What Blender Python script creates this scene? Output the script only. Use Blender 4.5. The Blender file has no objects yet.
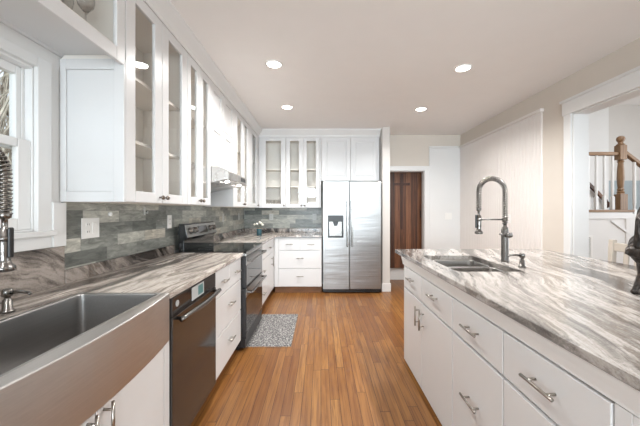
import bpy, bmesh, math, random
from mathutils import Vector, Matrix
PI = math.pi
S = bpy.context.scene
COL = S.collection
random.seed(7)

# ------------------------------------------------------------------ camera, world, exposure
F = 298.0
CAMZ = 1.30
cd = bpy.data.cameras.new('camera')
cam = bpy.data.objects.new('camera', cd)
COL.objects.link(cam)
cam.location = (0, 0, CAMZ)
cam.rotation_euler = (PI / 2, 0, 0)
cd.sensor_width = 36.0
cd.lens = F / 640 * 36.0
cd.shift_x = -1.0 / 640
cd.shift_y = -2.5 / 640
cd.clip_start = 0.02
S.camera = cam

w = bpy.data.worlds.new('overcast_sky')
S.world = w
w.use_nodes = True
bg = w.node_tree.nodes['Background']
bg.inputs['Color'].default_value = (0.86, 0.94, 1.0, 1)
bg.inputs['Strength'].default_value = 0.43
S.view_settings.view_transform = 'Standard'
S.view_settings.look = 'None'
S.view_settings.gamma = 1.0
S.view_settings.use_curve_mapping = False
S.view_settings.exposure = 1.6
CAN_W = 7.2
# added fill light on the right, brightening the stair hall and left cabinets
sl_ = bpy.data.lights.new('stair_hall_fill', 'AREA')
sl_.shape = 'RECTANGLE'
sl_.size, sl_.size_y = 3.6, 1.9
sl_.energy = 26.0
sl_.color = (0.95, 0.98, 1.0)
slo = bpy.data.objects.new('stair_hall_fill', sl_)
COL.objects.link(slo)
slo.location = (7.3, 2.7, 1.8)
slo.rotation_euler = (PI / 2, 0, PI / 2)
# added fill light behind the room, tilted up to brighten the ceiling
dl = bpy.data.lights.new('rear_fill', 'AREA')
dl.shape = 'RECTANGLE'
dl.size, dl.size_y = 7.0, 3.6
dl.energy = 830.0
dl.color = (0.81, 0.925, 1.0)
dlo = bpy.data.objects.new('rear_fill', dl)
COL.objects.link(dlo)
dlo.location = (0.6, -8.0, 1.0)
dlo.rotation_euler = (PI / 2 + 0.08, 0, 0)

# ------------------------------------------------------------------ dimensions
XW = -1.37      # left wall
XR = 2.47       # right wall
YB = 5.28       # back wall
HC = 2.64       # ceiling
XF = -0.735     # left base cabinet fronts
XU = -1.03      # left wall cabinet fronts
YU = 4.95       # back wall cabinet fronts
YF = 4.67       # back base cabinet fronts


# ------------------------------------------------------------------ materials
def srgb(r, g, b):
    f = lambda c: (c / 255 / 12.92) if c / 255 <= 0.04045 else ((c / 255 + 0.055) / 1.055) ** 2.4
    return (f(r), f(g), f(b), 1)


class NT:
    def __init__(self, name):
        self.m = bpy.data.materials.new(name)
        self.m.use_nodes = True
        self.t = self.m.node_tree
        self.b = self.t.nodes['Principled BSDF']
        self.out = self.t.nodes['Material Output']

    def n(self, typ, **kw):
        x = self.t.nodes.new(typ)
        for k, v in kw.items():
            if k.startswith('i_'):
                x.inputs[k[2:]].default_value = v
            else:
                setattr(x, k, v)
        return x

    def l(self, a, b):
        self.t.links.new(a, b)

    def math(self, op, a, b=None, c=None):
        x = self.n('ShaderNodeMath', operation=op)
        for i, v in enumerate((a, b, c)):
            if v is None:
                continue
            if isinstance(v, (int, float)):
                x.inputs[i].default_value = v
            else:
                self.l(v, x.inputs[i])
        return x.outputs[0]

    def coord(self):
        return self.n('ShaderNodeTexCoord').outputs['Object']

    def mapping(self, src, scale=(1, 1, 1), rot=(0, 0, 0), loc=(0, 0, 0)):
        x = self.n('ShaderNodeMapping')
        x.inputs['Scale'].default_value = scale
        x.inputs['Rotation'].default_value = rot
        x.inputs['Location'].default_value = loc
        self.l(src, x.inputs['Vector'])
        return x.outputs[0]

    def noise(self, vec, scale=5, detail=4, rough=0.5, dist=0.0):
        x = self.n('ShaderNodeTexNoise')
        x.inputs['Scale'].default_value = scale
        x.inputs['Detail'].default_value = detail
        x.inputs['Roughness'].default_value = rough
        x.inputs['Distortion'].default_value = dist
        if vec is not None:
            self.l(vec, x.inputs['Vector'])
        return x

    def ramp(self, fac, stops, interp='LINEAR'):
        x = self.n('ShaderNodeValToRGB')
        e = x.color_ramp.elements
        x.color_ramp.interpolation = interp
        while len(e) < len(stops):
            e.new(0.5)
        for i, (p, c) in enumerate(stops):
            e[i].position = p
            e[i].color = c
        self.l(fac, x.inputs['Fac'])
        return x.outputs['Color']

    def mix(self, fac, a, b, mode='MIX'):
        x = self.n('ShaderNodeMix', data_type='RGBA', blend_type=mode)
        for s, v in ((0, fac), (6, a), (7, b)):
            if isinstance(v, (int, float, tuple)):
                x.inputs[s].default_value = v
            else:
                self.l(v, x.inputs[s])
        return x.outputs[2]

    def bump(self, h, strength=0.2, dist=0.01):
        x = self.n('ShaderNodeBump')
        x.inputs['Strength'].default_value = strength
        x.inputs['Distance'].default_value = dist
        self.l(h, x.inputs['Height'])
        self.l(x.outputs[0], self.b.inputs['Normal'])

    def set(self, color=None, rough=None, metal=None, spec=None, coat=None):
        if color is not None:
            if isinstance(color, tuple):
                self.b.inputs['Base Color'].default_value = color
            else:
                self.l(color, self.b.inputs['Base Color'])
        if rough is not None:
            if isinstance(rough, (int, float)):
                self.b.inputs['Roughness'].default_value = rough
            else:
                self.l(rough, self.b.inputs['Roughness'])
        if metal is not None:
            self.b.inputs['Metallic'].default_value = metal
        if spec is not None:
            self.b.inputs['Specular IOR Level'].default_value = spec
        if coat is not None:
            self.b.inputs['Coat Weight'].default_value = coat
        return self.m


def plain(name, col, rough=0.5, metal=0.0, var=0.03, scale=6.0, spec=None, bump=0.0):
    """a paint-like material with a faint procedural unevenness"""
    t = NT(name)
    nz = t.noise(t.coord(), scale, 3)
    c2 = tuple(min(1, c * (1 - var)) for c in col[:3]) + (1,)
    t.set(t.ramp(nz.outputs['Fac'], [(0.3, c2), (0.7, col)]), rough, metal, spec)
    if bump:
        t.bump(t.noise(t.coord(), 180, 2).outputs['Fac'], bump, 0.002)
    return t.m


M = {}
M['cab'] = plain('white_cabinet_paint', srgb(219, 219, 219), 0.32, var=0.015)
M['trim'] = plain('white_trim_paint', srgb(226, 226, 225), 0.38, var=0.015)
M['wall'] = plain('beige_wall_paint', srgb(214, 206, 196), 0.75, var=0.02)
M['wallwhite'] = plain('white_wall_paint', srgb(228, 227, 225), 0.6, var=0.02)
M['ceil'] = plain('ceiling_paint', srgb(242, 240, 238), 0.85, var=0.015)
M['greywall'] = plain('pale_grey_wall_paint', srgb(212, 208, 203), 0.75, var=0.02)
M['bluewall'] = plain('blue_grey_paint', srgb(160, 170, 174), 0.7, var=0.03)
M['bead'] = plain('beadboard_paint', srgb(230, 225, 221), 0.45, var=0.015)
M['inside'] = plain('cabinet_interior', srgb(243, 238, 231), 0.55, var=0.02)
M['nickel'] = plain('brushed_nickel', srgb(176, 170, 162), 0.28, 1.0, var=0.08, scale=30)
M['darknickel'] = plain('dark_nickel', srgb(120, 112, 104), 0.3, 1.0, var=0.1, scale=30)
M['chrome'] = plain('satin_steel', srgb(126, 123, 120), 0.22, 1.0, var=0.06, scale=25)
M['black'] = plain('black_plastic', srgb(24, 24, 25), 0.35, var=0.2)
M['blackglass'] = plain('black_glass', srgb(14, 14, 16), 0.06, var=0.2, spec=0.6)
M['darkmetal'] = plain('dark_grey_enamel', srgb(40, 40, 42), 0.35, 0.0, var=0.15)
M['toe'] = plain('brown_toe_kick', srgb(140, 98, 66), 0.6, var=0.3)
M['plate'] = plain('white_plastic_plate', srgb(236, 235, 232), 0.35, var=0.01)
M['plategrey'] = plain('pale_grey_plastic_plate', srgb(196, 197, 194), 0.35, var=0.02)
M['slot'] = plain('socket_slot', srgb(90, 90, 90), 0.5)
M['teal'] = plain('teal_glass', srgb(46, 82, 92), 0.1, var=0.2)
M['petal'] = plain('white_petals', srgb(244, 240, 228), 0.6, var=0.08, scale=40)
M['stemgreen'] = plain('flower_stem', srgb(74, 96, 62), 0.6, var=0.2)
M['sticker'] = plain('silver_sticker', srgb(186, 188, 188), 0.4, var=0.05)
M['stickerteal'] = plain('teal_display', srgb(84, 128, 128), 0.3, var=0.1)
M['bark'] = plain('pale_bark', srgb(176, 162, 146), 0.9, var=0.4, scale=9)
M['leafmould'] = plain('leaf_litter_ground', srgb(176, 160, 138), 0.95, var=0.35, scale=3)
M['brush'] = plain('dry_twigs', srgb(224, 212, 194), 0.9, var=0.4, scale=12)
M['stool'] = plain('limed_wood', srgb(184, 174, 162), 0.6, var=0.14, scale=18)


def emis(name, col, s):
    t = NT(name)
    e = t.n('ShaderNodeEmission')
    e.inputs['Color'].default_value = col
    e.inputs['Strength'].default_value = s
    t.l(e.outputs[0], t.out.inputs['Surface'])
    return t.m


M['lamp'] = emis('lamp_lens', (1, 0.95, 0.88, 1), 6.0)


def glass(name, tint=(1, 1, 1, 1), gl=1.0):
    t = NT(name)
    tr = t.n('ShaderNodeBsdfTransparent')
    tr.inputs['Color'].default_value = tint
    g = t.n('ShaderNodeBsdfGlossy')
    g.inputs['Roughness'].default_value = 0.02
    fr = t.n('ShaderNodeFresnel')
    fr.inputs['IOR'].default_value = 1.5
    mx = t.n('ShaderNodeMixShader')
    geo = t.n('ShaderNodeNewGeometry')
    t.l(t.math('MULTIPLY', t.math('MULTIPLY', fr.outputs[0], gl), t.math('SUBTRACT', 1.0, geo.outputs['Backfacing'])), mx.inputs[0])
    t.l(tr.outputs[0], mx.inputs[1])
    t.l(g.outputs[0], mx.inputs[2])
    t.l(mx.outputs[0], t.out.inputs['Surface'])
    return t.m


M['pane'] = glass('clear_pane', (0.995, 0.995, 0.99, 1))
M['winglass'] = glass('window_pane', (0.96, 0.97, 0.97, 1))
M['stemglass'] = glass('stemware_glass', (0.985, 0.985, 0.985, 1), 2.0)


def mat_steel(name, col, axis='x', rough=0.3, bump=0.12, var=0.10):
    """brushed metal, brush lines running along the named local axis"""
    t = NT(name)
    sc = {'x': (1.2, 160, 160), 'y': (160, 1.2, 160), 'z': (160, 160, 1.2)}[axis]
    v = t.mapping(t.coord(), sc)
    nz = t.noise(v, 1.0, 3, 0.6)
    big = t.noise(t.coord(), 2.2, 2)
    c2 = tuple(c * (1 - var) for c in col[:3]) + (1,)
    t.set(t.ramp(nz.outputs['Fac'], [(0.3, c2), (0.7, col)]), None, 1.0)
    t.l(t.math('MULTIPLY_ADD', big.outputs['Fac'], 0.14, rough - 0.05), t.b.inputs['Roughness'])
    t.bump(nz.outputs['Fac'], bump, 0.002)
    t.b.inputs['Anisotropic'].default_value = 0.4
    return t.m


M['fridge'] = mat_steel('brushed_stainless', srgb(170, 168, 166), 'x', 0.30, 0.22)


def mat_fridge():
    """stainless sheet: fine horizontal brushing plus the slight waviness of a rolled door skin"""
    t = NT('rolled_stainless_doors')
    c = t.coord()
    fine = t.noise(t.mapping(c, (1.2, 160, 160)), 1.0, 3, 0.6)
    wavy = t.noise(t.mapping(c, (0.5, 1, 7.0)), 1.0, 3, 0.6)
    t.set(t.ramp(fine.outputs['Fac'], [(0.3, srgb(146, 145, 144)), (0.7, srgb(166, 165, 164))]), 0.36, 1.0)
    b1 = t.n('ShaderNodeBump')
    b1.inputs['Strength'].default_value = 0.2
    b1.inputs['Distance'].default_value = 0.002
    t.l(fine.outputs['Fac'], b1.inputs['Height'])
    b2 = t.n('ShaderNodeBump')
    b2.inputs['Strength'].default_value = 0.5
    b2.inputs['Distance'].default_value = 0.016
    t.l(wavy.outputs['Fac'], b2.inputs['Height'])
    t.l(b1.outputs[0], b2.inputs['Normal'])
    t.l(b2.outputs[0], t.b.inputs['Normal'])
    return t.m


M['fridgedoor'] = mat_fridge()
M['sinksteel'] = mat_steel('brushed_sink_steel', srgb(176, 174, 172), 'y', 0.36, 0.10)
M['apronsteel'] = mat_steel('brushed_apron_steel', srgb(206, 202, 198), 'y', 0.38, 0.08)
M['bowlsteel'] = mat_steel('bright_bowl_steel', srgb(206, 203, 200), 'x', 0.24, 0.05)
M['hoodsteel'] = mat_steel('hood_steel', srgb(196, 192, 188), 'x', 0.26, 0.1)
M['blacksteel'] = plain('black_stainless', srgb(46, 42, 40), 0.12, 0.0, 0.12, 4, spec=0.9)


def mat_floor():
    t = NT('oak_strip_floor')
    sep = t.n('ShaderNodeSeparateXYZ')
    t.l(t.coord(), sep.inputs[0])
    x, y = sep.outputs[0], sep.outputs[1]
    W = 0.064
    xs = t.math('DIVIDE', x, W)
    row = t.math('FLOOR', xs)
    wn = t.n('ShaderNodeTexWhiteNoise', noise_dimensions='1D')
    t.l(row, wn.inputs['W'])
    L = t.math('MULTIPLY_ADD', wn.outputs['Value'], 0.55, 0.75)
    ys = t.math('ADD', t.math('DIVIDE', y, L), t.math('MULTIPLY', wn.outputs['Value'], 37.3))
    pl = t.math('FLOOR', ys)
    cmb = t.n('ShaderNodeCombineXYZ')
    t.l(row, cmb.inputs[0])
    t.l(pl, cmb.inputs[1])
    wn2 = t.n('ShaderNodeTexWhiteNoise', noise_dimensions='3D')
    t.l(cmb.outputs[0], wn2.inputs['Vector'])
    base = t.ramp(wn2.outputs['Value'], [(0.0, srgb(118, 75, 36)), (0.2, srgb(133, 88, 43)), (0.5, srgb(140, 95, 47)),
                                         (0.8, srgb(146, 101, 53)), (1.0, srgb(157, 113, 62))])
    # grain, shifted per plank
    off = t.n('ShaderNodeCombineXYZ')
    t.l(t.math('MULTIPLY_ADD', wn2.outputs['Value'], 13.0, x), off.inputs[0])
    t.l(t.math('MULTIPLY_ADD', wn2.outputs['Value'], 7.0, y), off.inputs[1])
    g = t.noise(t.mapping(off.outputs[0], (55, 2.2, 1)), 1.0, 6, 0.62, 0.6)
    col = t.mix(t.ramp(g.outputs['Fac'], [(0.34, (0.8, 0.8, 0.8, 1)), (0.60, (0, 0, 0, 1))]), base, srgb(96, 54, 24))
    g2 = t.noise(t.mapping(off.outputs[0], (24, 1.1, 1)), 1.0, 4, 0.6, 1.5)
    col = t.mix(t.ramp(g2.outputs['Fac'], [(0.60, (0, 0, 0, 1)), (0.72, (0.7, 0.7, 0.7, 1))]), col, srgb(88, 50, 24))
    # seams
    fx = t.math('FRACT', xs)
    ex = t.math('MULTIPLY', t.math('MINIMUM', fx, t.math('SUBTRACT', 1.0, fx)), W)
    fy = t.math('FRACT', ys)
    ey = t.math('MULTIPLY', t.math('MINIMUM', fy, t.math('SUBTRACT', 1.0, fy)), 1.0)
    seam = t.math('MAXIMUM', t.math('LESS_THAN', ex, 0.0019), t.math('LESS_THAN', ey, 0.0022))
    col = t.mix(t.math('MULTIPLY', seam, 0.9), col, srgb(62, 32, 18))
    t.set(col, t.math('MULTIPLY_ADD', g.outputs['Fac'], 0.15, 0.26))
    t.bump(t.math('SUBTRACT', t.math('MULTIPLY', g.outputs['Fac'], 0.2), seam), 0.15, 0.003)
    return t.m


M['floor'] = mat_floor()


def mat_granite(name, rot, loc, warm=0.0, tilt=0.15, sc=1.0, st=1.0, gain=(0.585, 0.58, 0.575, 1), veins=1.15):
    t = NT(name)
    p = t.mapping(t.coord(), (sc, sc, sc), (tilt, 0.1, rot), loc)
    wv = t.noise(p, 1.6, 3, 0.5)
    wvo = t.n('ShaderNodeVectorMath', operation='MULTIPLY_ADD')
    t.l(wv.outputs['Color'], wvo.inputs[0])
    wvo.inputs[1].default_value = (0.20, 0.20, 0.20)
    t.l(p, wvo.inputs[2])
    q = t.mapping(wvo.outputs[0], (8.5, 0.75 * st, 6.0))
    a = t.noise(q, 1.0, 8, 0.66, 0.35)
    dark, grey = srgb(72, 69, 68), srgb(124, 120, 117)
    mid, taupe = srgb(168, 163, 158), srgb(156, 146, 137)
    lite, white = srgb(203, 197, 191), srgb(228, 222, 216)
    col = t.ramp(a.outputs['Fac'], [(0.25, dark), (0.33, grey), (0.40, mid), (0.46, lite), (0.51, white), (0.545, lite),
                                    (0.575, taupe), (0.61, mid), (0.66, lite), (0.74, grey)])
    q2 = t.mapping(wvo.outputs[0], (34, 2.6 * st, 24))
    b = t.noise(q2, 1.0, 7, 0.7, 0.3)
    col = t.mix(t.ramp(b.outputs['Fac'], [(0.34, (0.85, 0.85, 0.85, 1)), (0.50, (0, 0, 0, 1))]), col, srgb(116, 110, 106))
    q3 = t.mapping(wvo.outputs[0], (5.2, 0.45 * st, 3.6), (0, 0, 0), (3.3, 1.7, 0.4))
    c = t.noise(q3, 1.0, 6, 0.6, 0.5)
    col = t.mix(t.ramp(c.outputs['Fac'], [(0.52, (0, 0, 0, 1)), (0.60, (0.7 * veins,) * 3 + (1,)), (0.65, (min(1.0, 0.85 * veins),) * 3 + (1,)), (0.70, (0, 0, 0, 1))]), col,
                srgb(*(int(k / veins) for k in (98, 92, 89))))
    q4 = t.mapping(wvo.outputs[0], (16, 3.0, 14), (0, 0, 0), (1.3, 5.7, 2.4))
    d = t.noise(q4, 1.0, 5, 0.7, 0.2)
    col = t.mix(t.ramp(d.outputs['Fac'], [(0.66, (0, 0, 0, 1)), (0.70, (0.8, 0.8, 0.8, 1))]), col, srgb(60, 57, 56))
    sp = t.noise(p, 160, 3, 0.6)
    col = t.mix(0.22, col, t.ramp(sp.outputs['Fac'], [(0.35, (0.1, 0.1, 0.1, 1)), (0.65, (0.95, 0.95, 0.95, 1))]), 'OVERLAY')
    col = t.mix(1.0, col, gain, 'MULTIPLY')
    if warm:
        col = t.mix(warm, col, srgb(150, 128, 110), 'MULTIPLY')
    t.set(col, 0.16)
    return t.m


M['granite'] = mat_granite('veined_granite_island', 0.30, (0.3, 0.1, 0.0))
M['granite2'] = mat_granite('veined_granite_counter', 0.12, (4.6, 2.3, 0.7), 0.05, sc=0.85, st=0.55, gain=(0.95, 0.92, 0.89, 1))
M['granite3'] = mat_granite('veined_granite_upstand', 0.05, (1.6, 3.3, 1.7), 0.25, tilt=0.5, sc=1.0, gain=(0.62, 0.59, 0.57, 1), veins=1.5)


def mat_tile(name, axis):
    t = NT(name)
    sep = t.n('ShaderNodeSeparateXYZ')
    t.l(t.coord(), sep.inputs[0])
    u = sep.outputs[1] if axis == 'y' else sep.outputs[0]
    z = sep.outputs[2]
    H, L = 0.0765, 0.305
    zs = t.math('DIVIDE', z, H)
    row = t.math('FLOOR', zs)
    wn = t.n('ShaderNodeTexWhiteNoise', noise_dimensions='1D')
    t.l(row, wn.inputs['W'])
    us = t.math('ADD', t.math('DIVIDE', u, L), wn.outputs['Value'])
    k = t.math('FLOOR', us)
    cmb = t.n('ShaderNodeCombineXYZ')
    t.l(row, cmb.inputs[0])
    t.l(k, cmb.inputs[1])
    cmb.inputs[2].default_value = 2.0
    wn2 = t.n('ShaderNodeTexWhiteNoise', noise_dimensions='3D')
    t.l(cmb.outputs[0], wn2.inputs['Vector'])
    base = t.ramp(wn2.outputs['Value'], [(0.0, srgb(92, 95, 92)), (0.3, srgb(128, 130, 126)), (0.6, srgb(152, 153, 147)),
                                         (0.85, srgb(178, 177, 170)), (1.0, srgb(172, 163, 150))])
    off = t.n('ShaderNodeVectorMath', operation='MULTIPLY_ADD')
    t.l(wn2.outputs['Color'], off.inputs[0])
    off.inputs[1].default_value = (5.0, 5.0, 5.0)
    t.l(t.coord(), off.inputs[2])
    m2 = t.mapping(off.outputs[0], (5, 5, 20))
    nz = t.noise(m2, 1.8, 7, 0.68, 0.8)
    base = t.mix(0.85, base, t.ramp(nz.outputs['Fac'], [(0.3, (0.20, 0.21, 0.205, 1)), (0.7, (0.80, 0.80, 0.78, 1))]), 'OVERLAY')
    fz, fu = t.math('FRACT', zs), t.math('FRACT', us)
    ez = t.math('MULTIPLY', t.math('MINIMUM', fz, t.math('SUBTRACT', 1.0, fz)), H)
    eu = t.math('MULTIPLY', t.math('MINIMUM', fu, t.math('SUBTRACT', 1.0, fu)), L)
    g = t.math('LESS_THAN', t.math('MINIMUM', ez, eu), 0.0012)
    col = t.mix(t.math('MULTIPLY', g, 0.7), base, srgb(108, 108, 106))
    t.set(col, 0.3)
    t.bump(t.math('SUBTRACT', t.math('MULTIPLY', nz.outputs['Fac'], 0.4), g), 0.3, 0.003)
    return t.m


M['tile_y'] = mat_tile('slate_tile_left', 'y')
M['tile_x'] = mat_tile('slate_tile_back', 'x')


def mat_rug():
    t = NT('woven_rug')
    p = t.coord()
    n1 = t.noise(t.mapping(p, (1, 1, 0.1)), 120, 2, 0.5)
    v = t.n('ShaderNodeTexVoronoi')
    v.inputs['Scale'].default_value = 85
    t.l(p, v.inputs['Vector'])
    f = t.math('ADD', t.math('MULTIPLY', n1.outputs['Fac'], 0.6), t.math('MULTIPLY', v.outputs['Distance'], 0.55))
    t.set(t.ramp(f, [(0.46, srgb(66, 64, 66)), (0.57, srgb(104, 102, 102)), (0.70, srgb(164, 161, 157))]), 0.95)
    t.bump(f, 0.6, 0.01)
    return t.m


M['rug'] = mat_rug()


def mat_wood(name, cols, axis='z', plank=0.0, rough=0.5):
    t = NT(name)
    p = t.coord()
    sc = {'x': (2, 40, 40), 'y': (40, 2, 40), 'z': (40, 40, 2)}[axis]
    g = t.noise(t.mapping(p, sc), 1.0, 6, 0.6, 0.8)
    f = g.outputs['Fac']
    if plank:
        sep = t.n('ShaderNodeSeparateXYZ')
        t.l(p, sep.inputs[0])
        xs = t.math('DIVIDE', sep.outputs[0], plank)
        wn = t.n('ShaderNodeTexWhiteNoise', noise_dimensions='1D')
        t.l(t.math('FLOOR', xs), wn.inputs['W'])
        f = t.math('ADD', t.math('MULTIPLY', f, 0.7), t.math('MULTIPLY', wn.outputs['Value'], 0.32))
    col = t.ramp(f, [(0.25, cols[0]), (0.5, cols[1]), (0.75, cols[2])])
    if plank:
        fx = t.math('FRACT', xs)
        e = t.math('MULTIPLY', t.math('MINIMUM', fx, t.math('SUBTRACT', 1.0, fx)), plank)
        s = t.math('LESS_THAN', e, 0.0025)
        col = t.mix(s, col, srgb(22, 12, 8))
    t.set(col, rough)
    t.bump(g.outputs['Fac'], 0.15, 0.004)
    return t.m


M['darkwood'] = mat_wood('dark_plank_wood', [srgb(44, 22, 14), srgb(90, 54, 34), srgb(140, 92, 60)], 'z', 0.105)
M['crosswood'] = mat_wood('darker_cross_wood', [srgb(38, 20, 13), srgb(66, 36, 24), srgb(92, 54, 34)], 'z')
M['oak'] = mat_wood('stair_oak', [srgb(100, 74, 50), srgb(130, 100, 70), srgb(156, 126, 96)], 'z', 0, 0.35)
M['oakx'] = mat_wood('handrail_oak', [srgb(100, 74, 50), srgb(130, 100, 70), srgb(156, 126, 96)], 'x', 0, 0.35)


def mat_bird():
    t = NT('dark_feathered_metal')
    p = t.coord()
    v = t.n('ShaderNodeTexVoronoi')
    v.inputs['Scale'].default_value = 55
    t.l(t.mapping(p, (1, 1, 0.45), (0, 0.5, 0)), v.inputs['Vector'])
    n2 = t.noise(p, 40, 4)
    t.set(t.ramp(n2.outputs['Fac'], [(0.3, srgb(22, 18, 16)), (0.6, srgb(52, 43, 37)), (0.8, srgb(98, 84, 72))]), 0.5, 0.35)
    t.bump(v.outputs['Distance'], 0.9, 0.012)
    return t.m


M['bird'] = mat_bird()


# ------------------------------------------------------------------ mesh helpers
class MB:
    def __init__(self):
        self.bm = bmesh.new()

    def box(self, x0, x1, y0, y1, z0, z1):
        x0, x1 = min(x0, x1), max(x0, x1)
        y0, y1 = min(y0, y1), max(y0, y1)
        z0, z1 = min(z0, z1), max(z0, z1)
        v = [self.bm.verts.new(p) for p in ((x0, y0, z0), (x1, y0, z0), (x1, y1, z0), (x0, y1, z0),
                                            (x0, y0, z1), (x1, y0, z1), (x1, y1, z1), (x0, y1, z1))]
        for f in ((3, 2, 1, 0), (4, 5, 6, 7), (0, 1, 5, 4), (1, 2, 6, 5), (2, 3, 7, 6), (3, 0, 4, 7)):
            self.bm.faces.new([v[i] for i in f])
        return self

    def loops(self, loops, cap0=True, cap1=True, closed=True):
        """bridge successive rings of equal length"""
        rings = [[self.bm.verts.new(p) for p in lp] for lp in loops]
        n = len(rings[0])
        for a, b in zip(rings, rings[1:]):
            for i in range(n if closed else n - 1):
                j = (i + 1) % n
                self.bm.faces.new((a[i], a[j], b[j], b[i]))
        if cap0:
            self.bm.faces.new(list(reversed(rings[0])))
        if cap1:
            self.bm.faces.new(rings[-1])
        return self

    def prism(self, poly, h0, h1, axis='z'):
        """extrude a 2-D outline along an axis: z: (x,y)  y: (x,z)  x: (y,z)"""
        mk = {'z': lambda p, h: (p[0], p[1], h), 'y': lambda p, h: (p[0], h, p[1]), 'x': lambda p, h: (h, p[0], p[1])}[axis]
        return self.loops([[mk(p, h0) for p in poly], [mk(p, h1) for p in poly]])

    def lathe(self, prof, c=(0, 0, 0), n=20, axis='z', caps=True):
        """profile of (radius, height) pairs"""
        rings = []
        for r, h in prof:
            ring = []
            for i in range(n):
                a = 2 * PI * i / n
                p = (r * math.cos(a), r * math.sin(a), h)
                if axis == 'x':
                    p = (p[2], p[0], p[1])
                elif axis == 'y':
                    p = (p[0], p[2], p[1])
                ring.append((c[0] + p[0], c[1] + p[1], c[2] + p[2]))
            rings.append(ring)
        return self.loops(rings, caps, caps)

    def tube(self, pts, r, n=10, caps=True):
        pts = [Vector(p) for p in pts]
        rr = r if isinstance(r, (list, tuple)) else [r] * len(pts)
        up = None
        rings = []
        for i, p in enumerate(pts):
            d = (pts[min(i + 1, len(pts) - 1)] - pts[max(i - 1, 0)]).normalized()
            if up is None:
                up = Vector((0, 0, 1)) if abs(d.z) < 0.9 else Vector((0, 1, 0))
            up = (up - d * up.dot(d)).normalized()
            s = d.cross(up)
            rings.append([tuple(p + (up * math.cos(2 * PI * k / n) + s * math.sin(2 * PI * k / n)) * rr[i]) for k in range(n)])
        return self.loops(rings, caps, caps)

    def bar(self, a, b, wdt, thk):
        """rectangular bar from a to b"""
        a, b = Vector(a), Vector(b)
        d = (b - a).normalized()
        up = Vector((0, 0, 1)) if abs(d.z) < 0.95 else Vector((0, 1, 0))
        s = d.cross(up).normalized()
        u = s.cross(d).normalized()
        off = [s * (wdt / 2) + u * (thk / 2), -s * (wdt / 2) + u * (thk / 2), -s * (wdt / 2) - u * (thk / 2), s * (wdt / 2) - u * (thk / 2)]
        return self.loops([[tuple(a + o) for o in off], [tuple(b + o) for o in off]])


def climb(o):
    while o.parent is not None:
        o = o.parent
    return o


WORLD_OFF = {}


def obj(name, mb, mat, parent=None, bevel=0.0, smooth=False, seg=2, label=None, sub=0, loc=None):
    bm = mb.bm
    off = Vector(loc) if loc is not None else Vector((0, 0, 0))
    if parent is not None:
        off = WORLD_OFF.get(climb(parent).name, off)
    if off.length:
        bmesh.ops.translate(bm, verts=bm.verts, vec=-off)
    bmesh.ops.recalc_face_normals(bm, faces=bm.faces)
    me = bpy.data.meshes.new(name)
    bm.to_mesh(me)
    bm.free()
    me.materials.append(M[mat] if isinstance(mat, str) else mat)
    o = bpy.data.objects.new(name, me)
    COL.objects.link(o)
    if parent is not None:
        o.parent = parent
    elif loc is not None:
        o.location = loc
    if smooth:
        for p in me.polygons:
            p.use_smooth = True
    if bevel:
        m = o.modifiers.new('edge', 'BEVEL')
        m.width = bevel
        m.segments = seg
        m.limit_method = 'ANGLE'
        m.angle_limit = math.radians(40)
        m.harden_normals = False
    if sub:
        m = o.modifiers.new('smooth', 'SUBSURF')
        m.levels = sub
        m.render_levels = sub
    if label:
        o['label'] = label
    return o


def tag(o, label, cat, group=None):
    o['label'] = label
    o['category'] = cat
    if group:
        o['group'] = group
    return o


def thing(name, label, cat, loc=(0, 0, 0), rz=0.0, group=None, world=True):
    """an Empty at the thing's base. world=True: its parts are written in world coordinates"""
    o = bpy.data.objects.new(name, None)
    COL.objects.link(o)
    o.location = loc
    o.rotation_euler = (0, 0, rz)
    o.empty_display_size = 0.05
    tag(o, label, cat, group)
    if world and rz == 0:
        WORLD_OFF[o.name] = Vector(loc)
    return o


def struct(name, mb, mat, parent=None, bevel=0.0):
    o = obj(name, mb, mat, parent, bevel)
    if parent is None:
        o['kind'] = 'structure'
    return o


def dup(root, loc, label=None, rz=None):
    r = root.copy()
    COL.objects.link(r)
    r.location = loc
    if rz is not None:
        r.rotation_euler = (0, 0, rz)
    if label:
        r['label'] = label

    def rec(a, b):
        for ch in list(a.children):
            if ch.name in done:
                continue
            c = ch.copy()
            COL.objects.link(c)
            done.add(c.name)
            c.parent = b
            rec(ch, c)
    done = set()
    rec(root, r)
    return r


# ------------------------------------------------------------------ room shell
struct('floor', MB().box(-1.55, 7.0, -3.2, 5.9, -0.06, 0.0), 'floor')
struct('ceiling', MB().box(-1.55, 2.62, -3.2, 5.75, HC, HC + 0.12), 'ceil')
WY0, WY1, WZ0, WZ1 = 0.52, 1.42, 1.20, 1.985
b = MB()
for xa, xb, e in ((XW - 0.06, XW, 0.0), (XW - 0.15, XW - 0.06, 0.19)):     # the outer leaf is rebated around the window
    b.box(xa, xb, -3.2, WY0 - e, 0, HC).box(xa, xb, WY1 + e, YB + 0.12, 0, HC)
    b.box(xa, xb, WY0 - e, WY1 + e, 0, WZ0 - e * 0.3).box(xa, xb, WY0 - e, WY1 + e, WZ1 + e * 0.3, HC)
struct('wall_left', b, 'wallwhite')
DX0, DX1, DZ = 1.14, 1.835, 2.005
b = MB()
b.box(XW, DX0, YB, YB + 0.12, 0, HC).box(DX1, XR + 0.147, YB, YB + 0.12, 0, HC).box(DX0, DX1, YB, YB + 0.12, DZ, HC)
struct('wall_back', b, 'wall')
OY0, OY1, OZ = 0.9, 2.925, 2.255
b = MB()
b.box(XR, XR + 0.147, -3.2, OY0, 0, HC).box(XR, XR + 0.147, OY1, YB, 0, HC).box(XR, XR + 0.147, OY0, OY1, OZ, HC)
struct('wall_right', b, 'wall')
struct('wall_stub', MB().box(0.985, 1.107, 4.78, YB, 0, HC), 'greywall', bevel=0.004)
b = MB()
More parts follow.
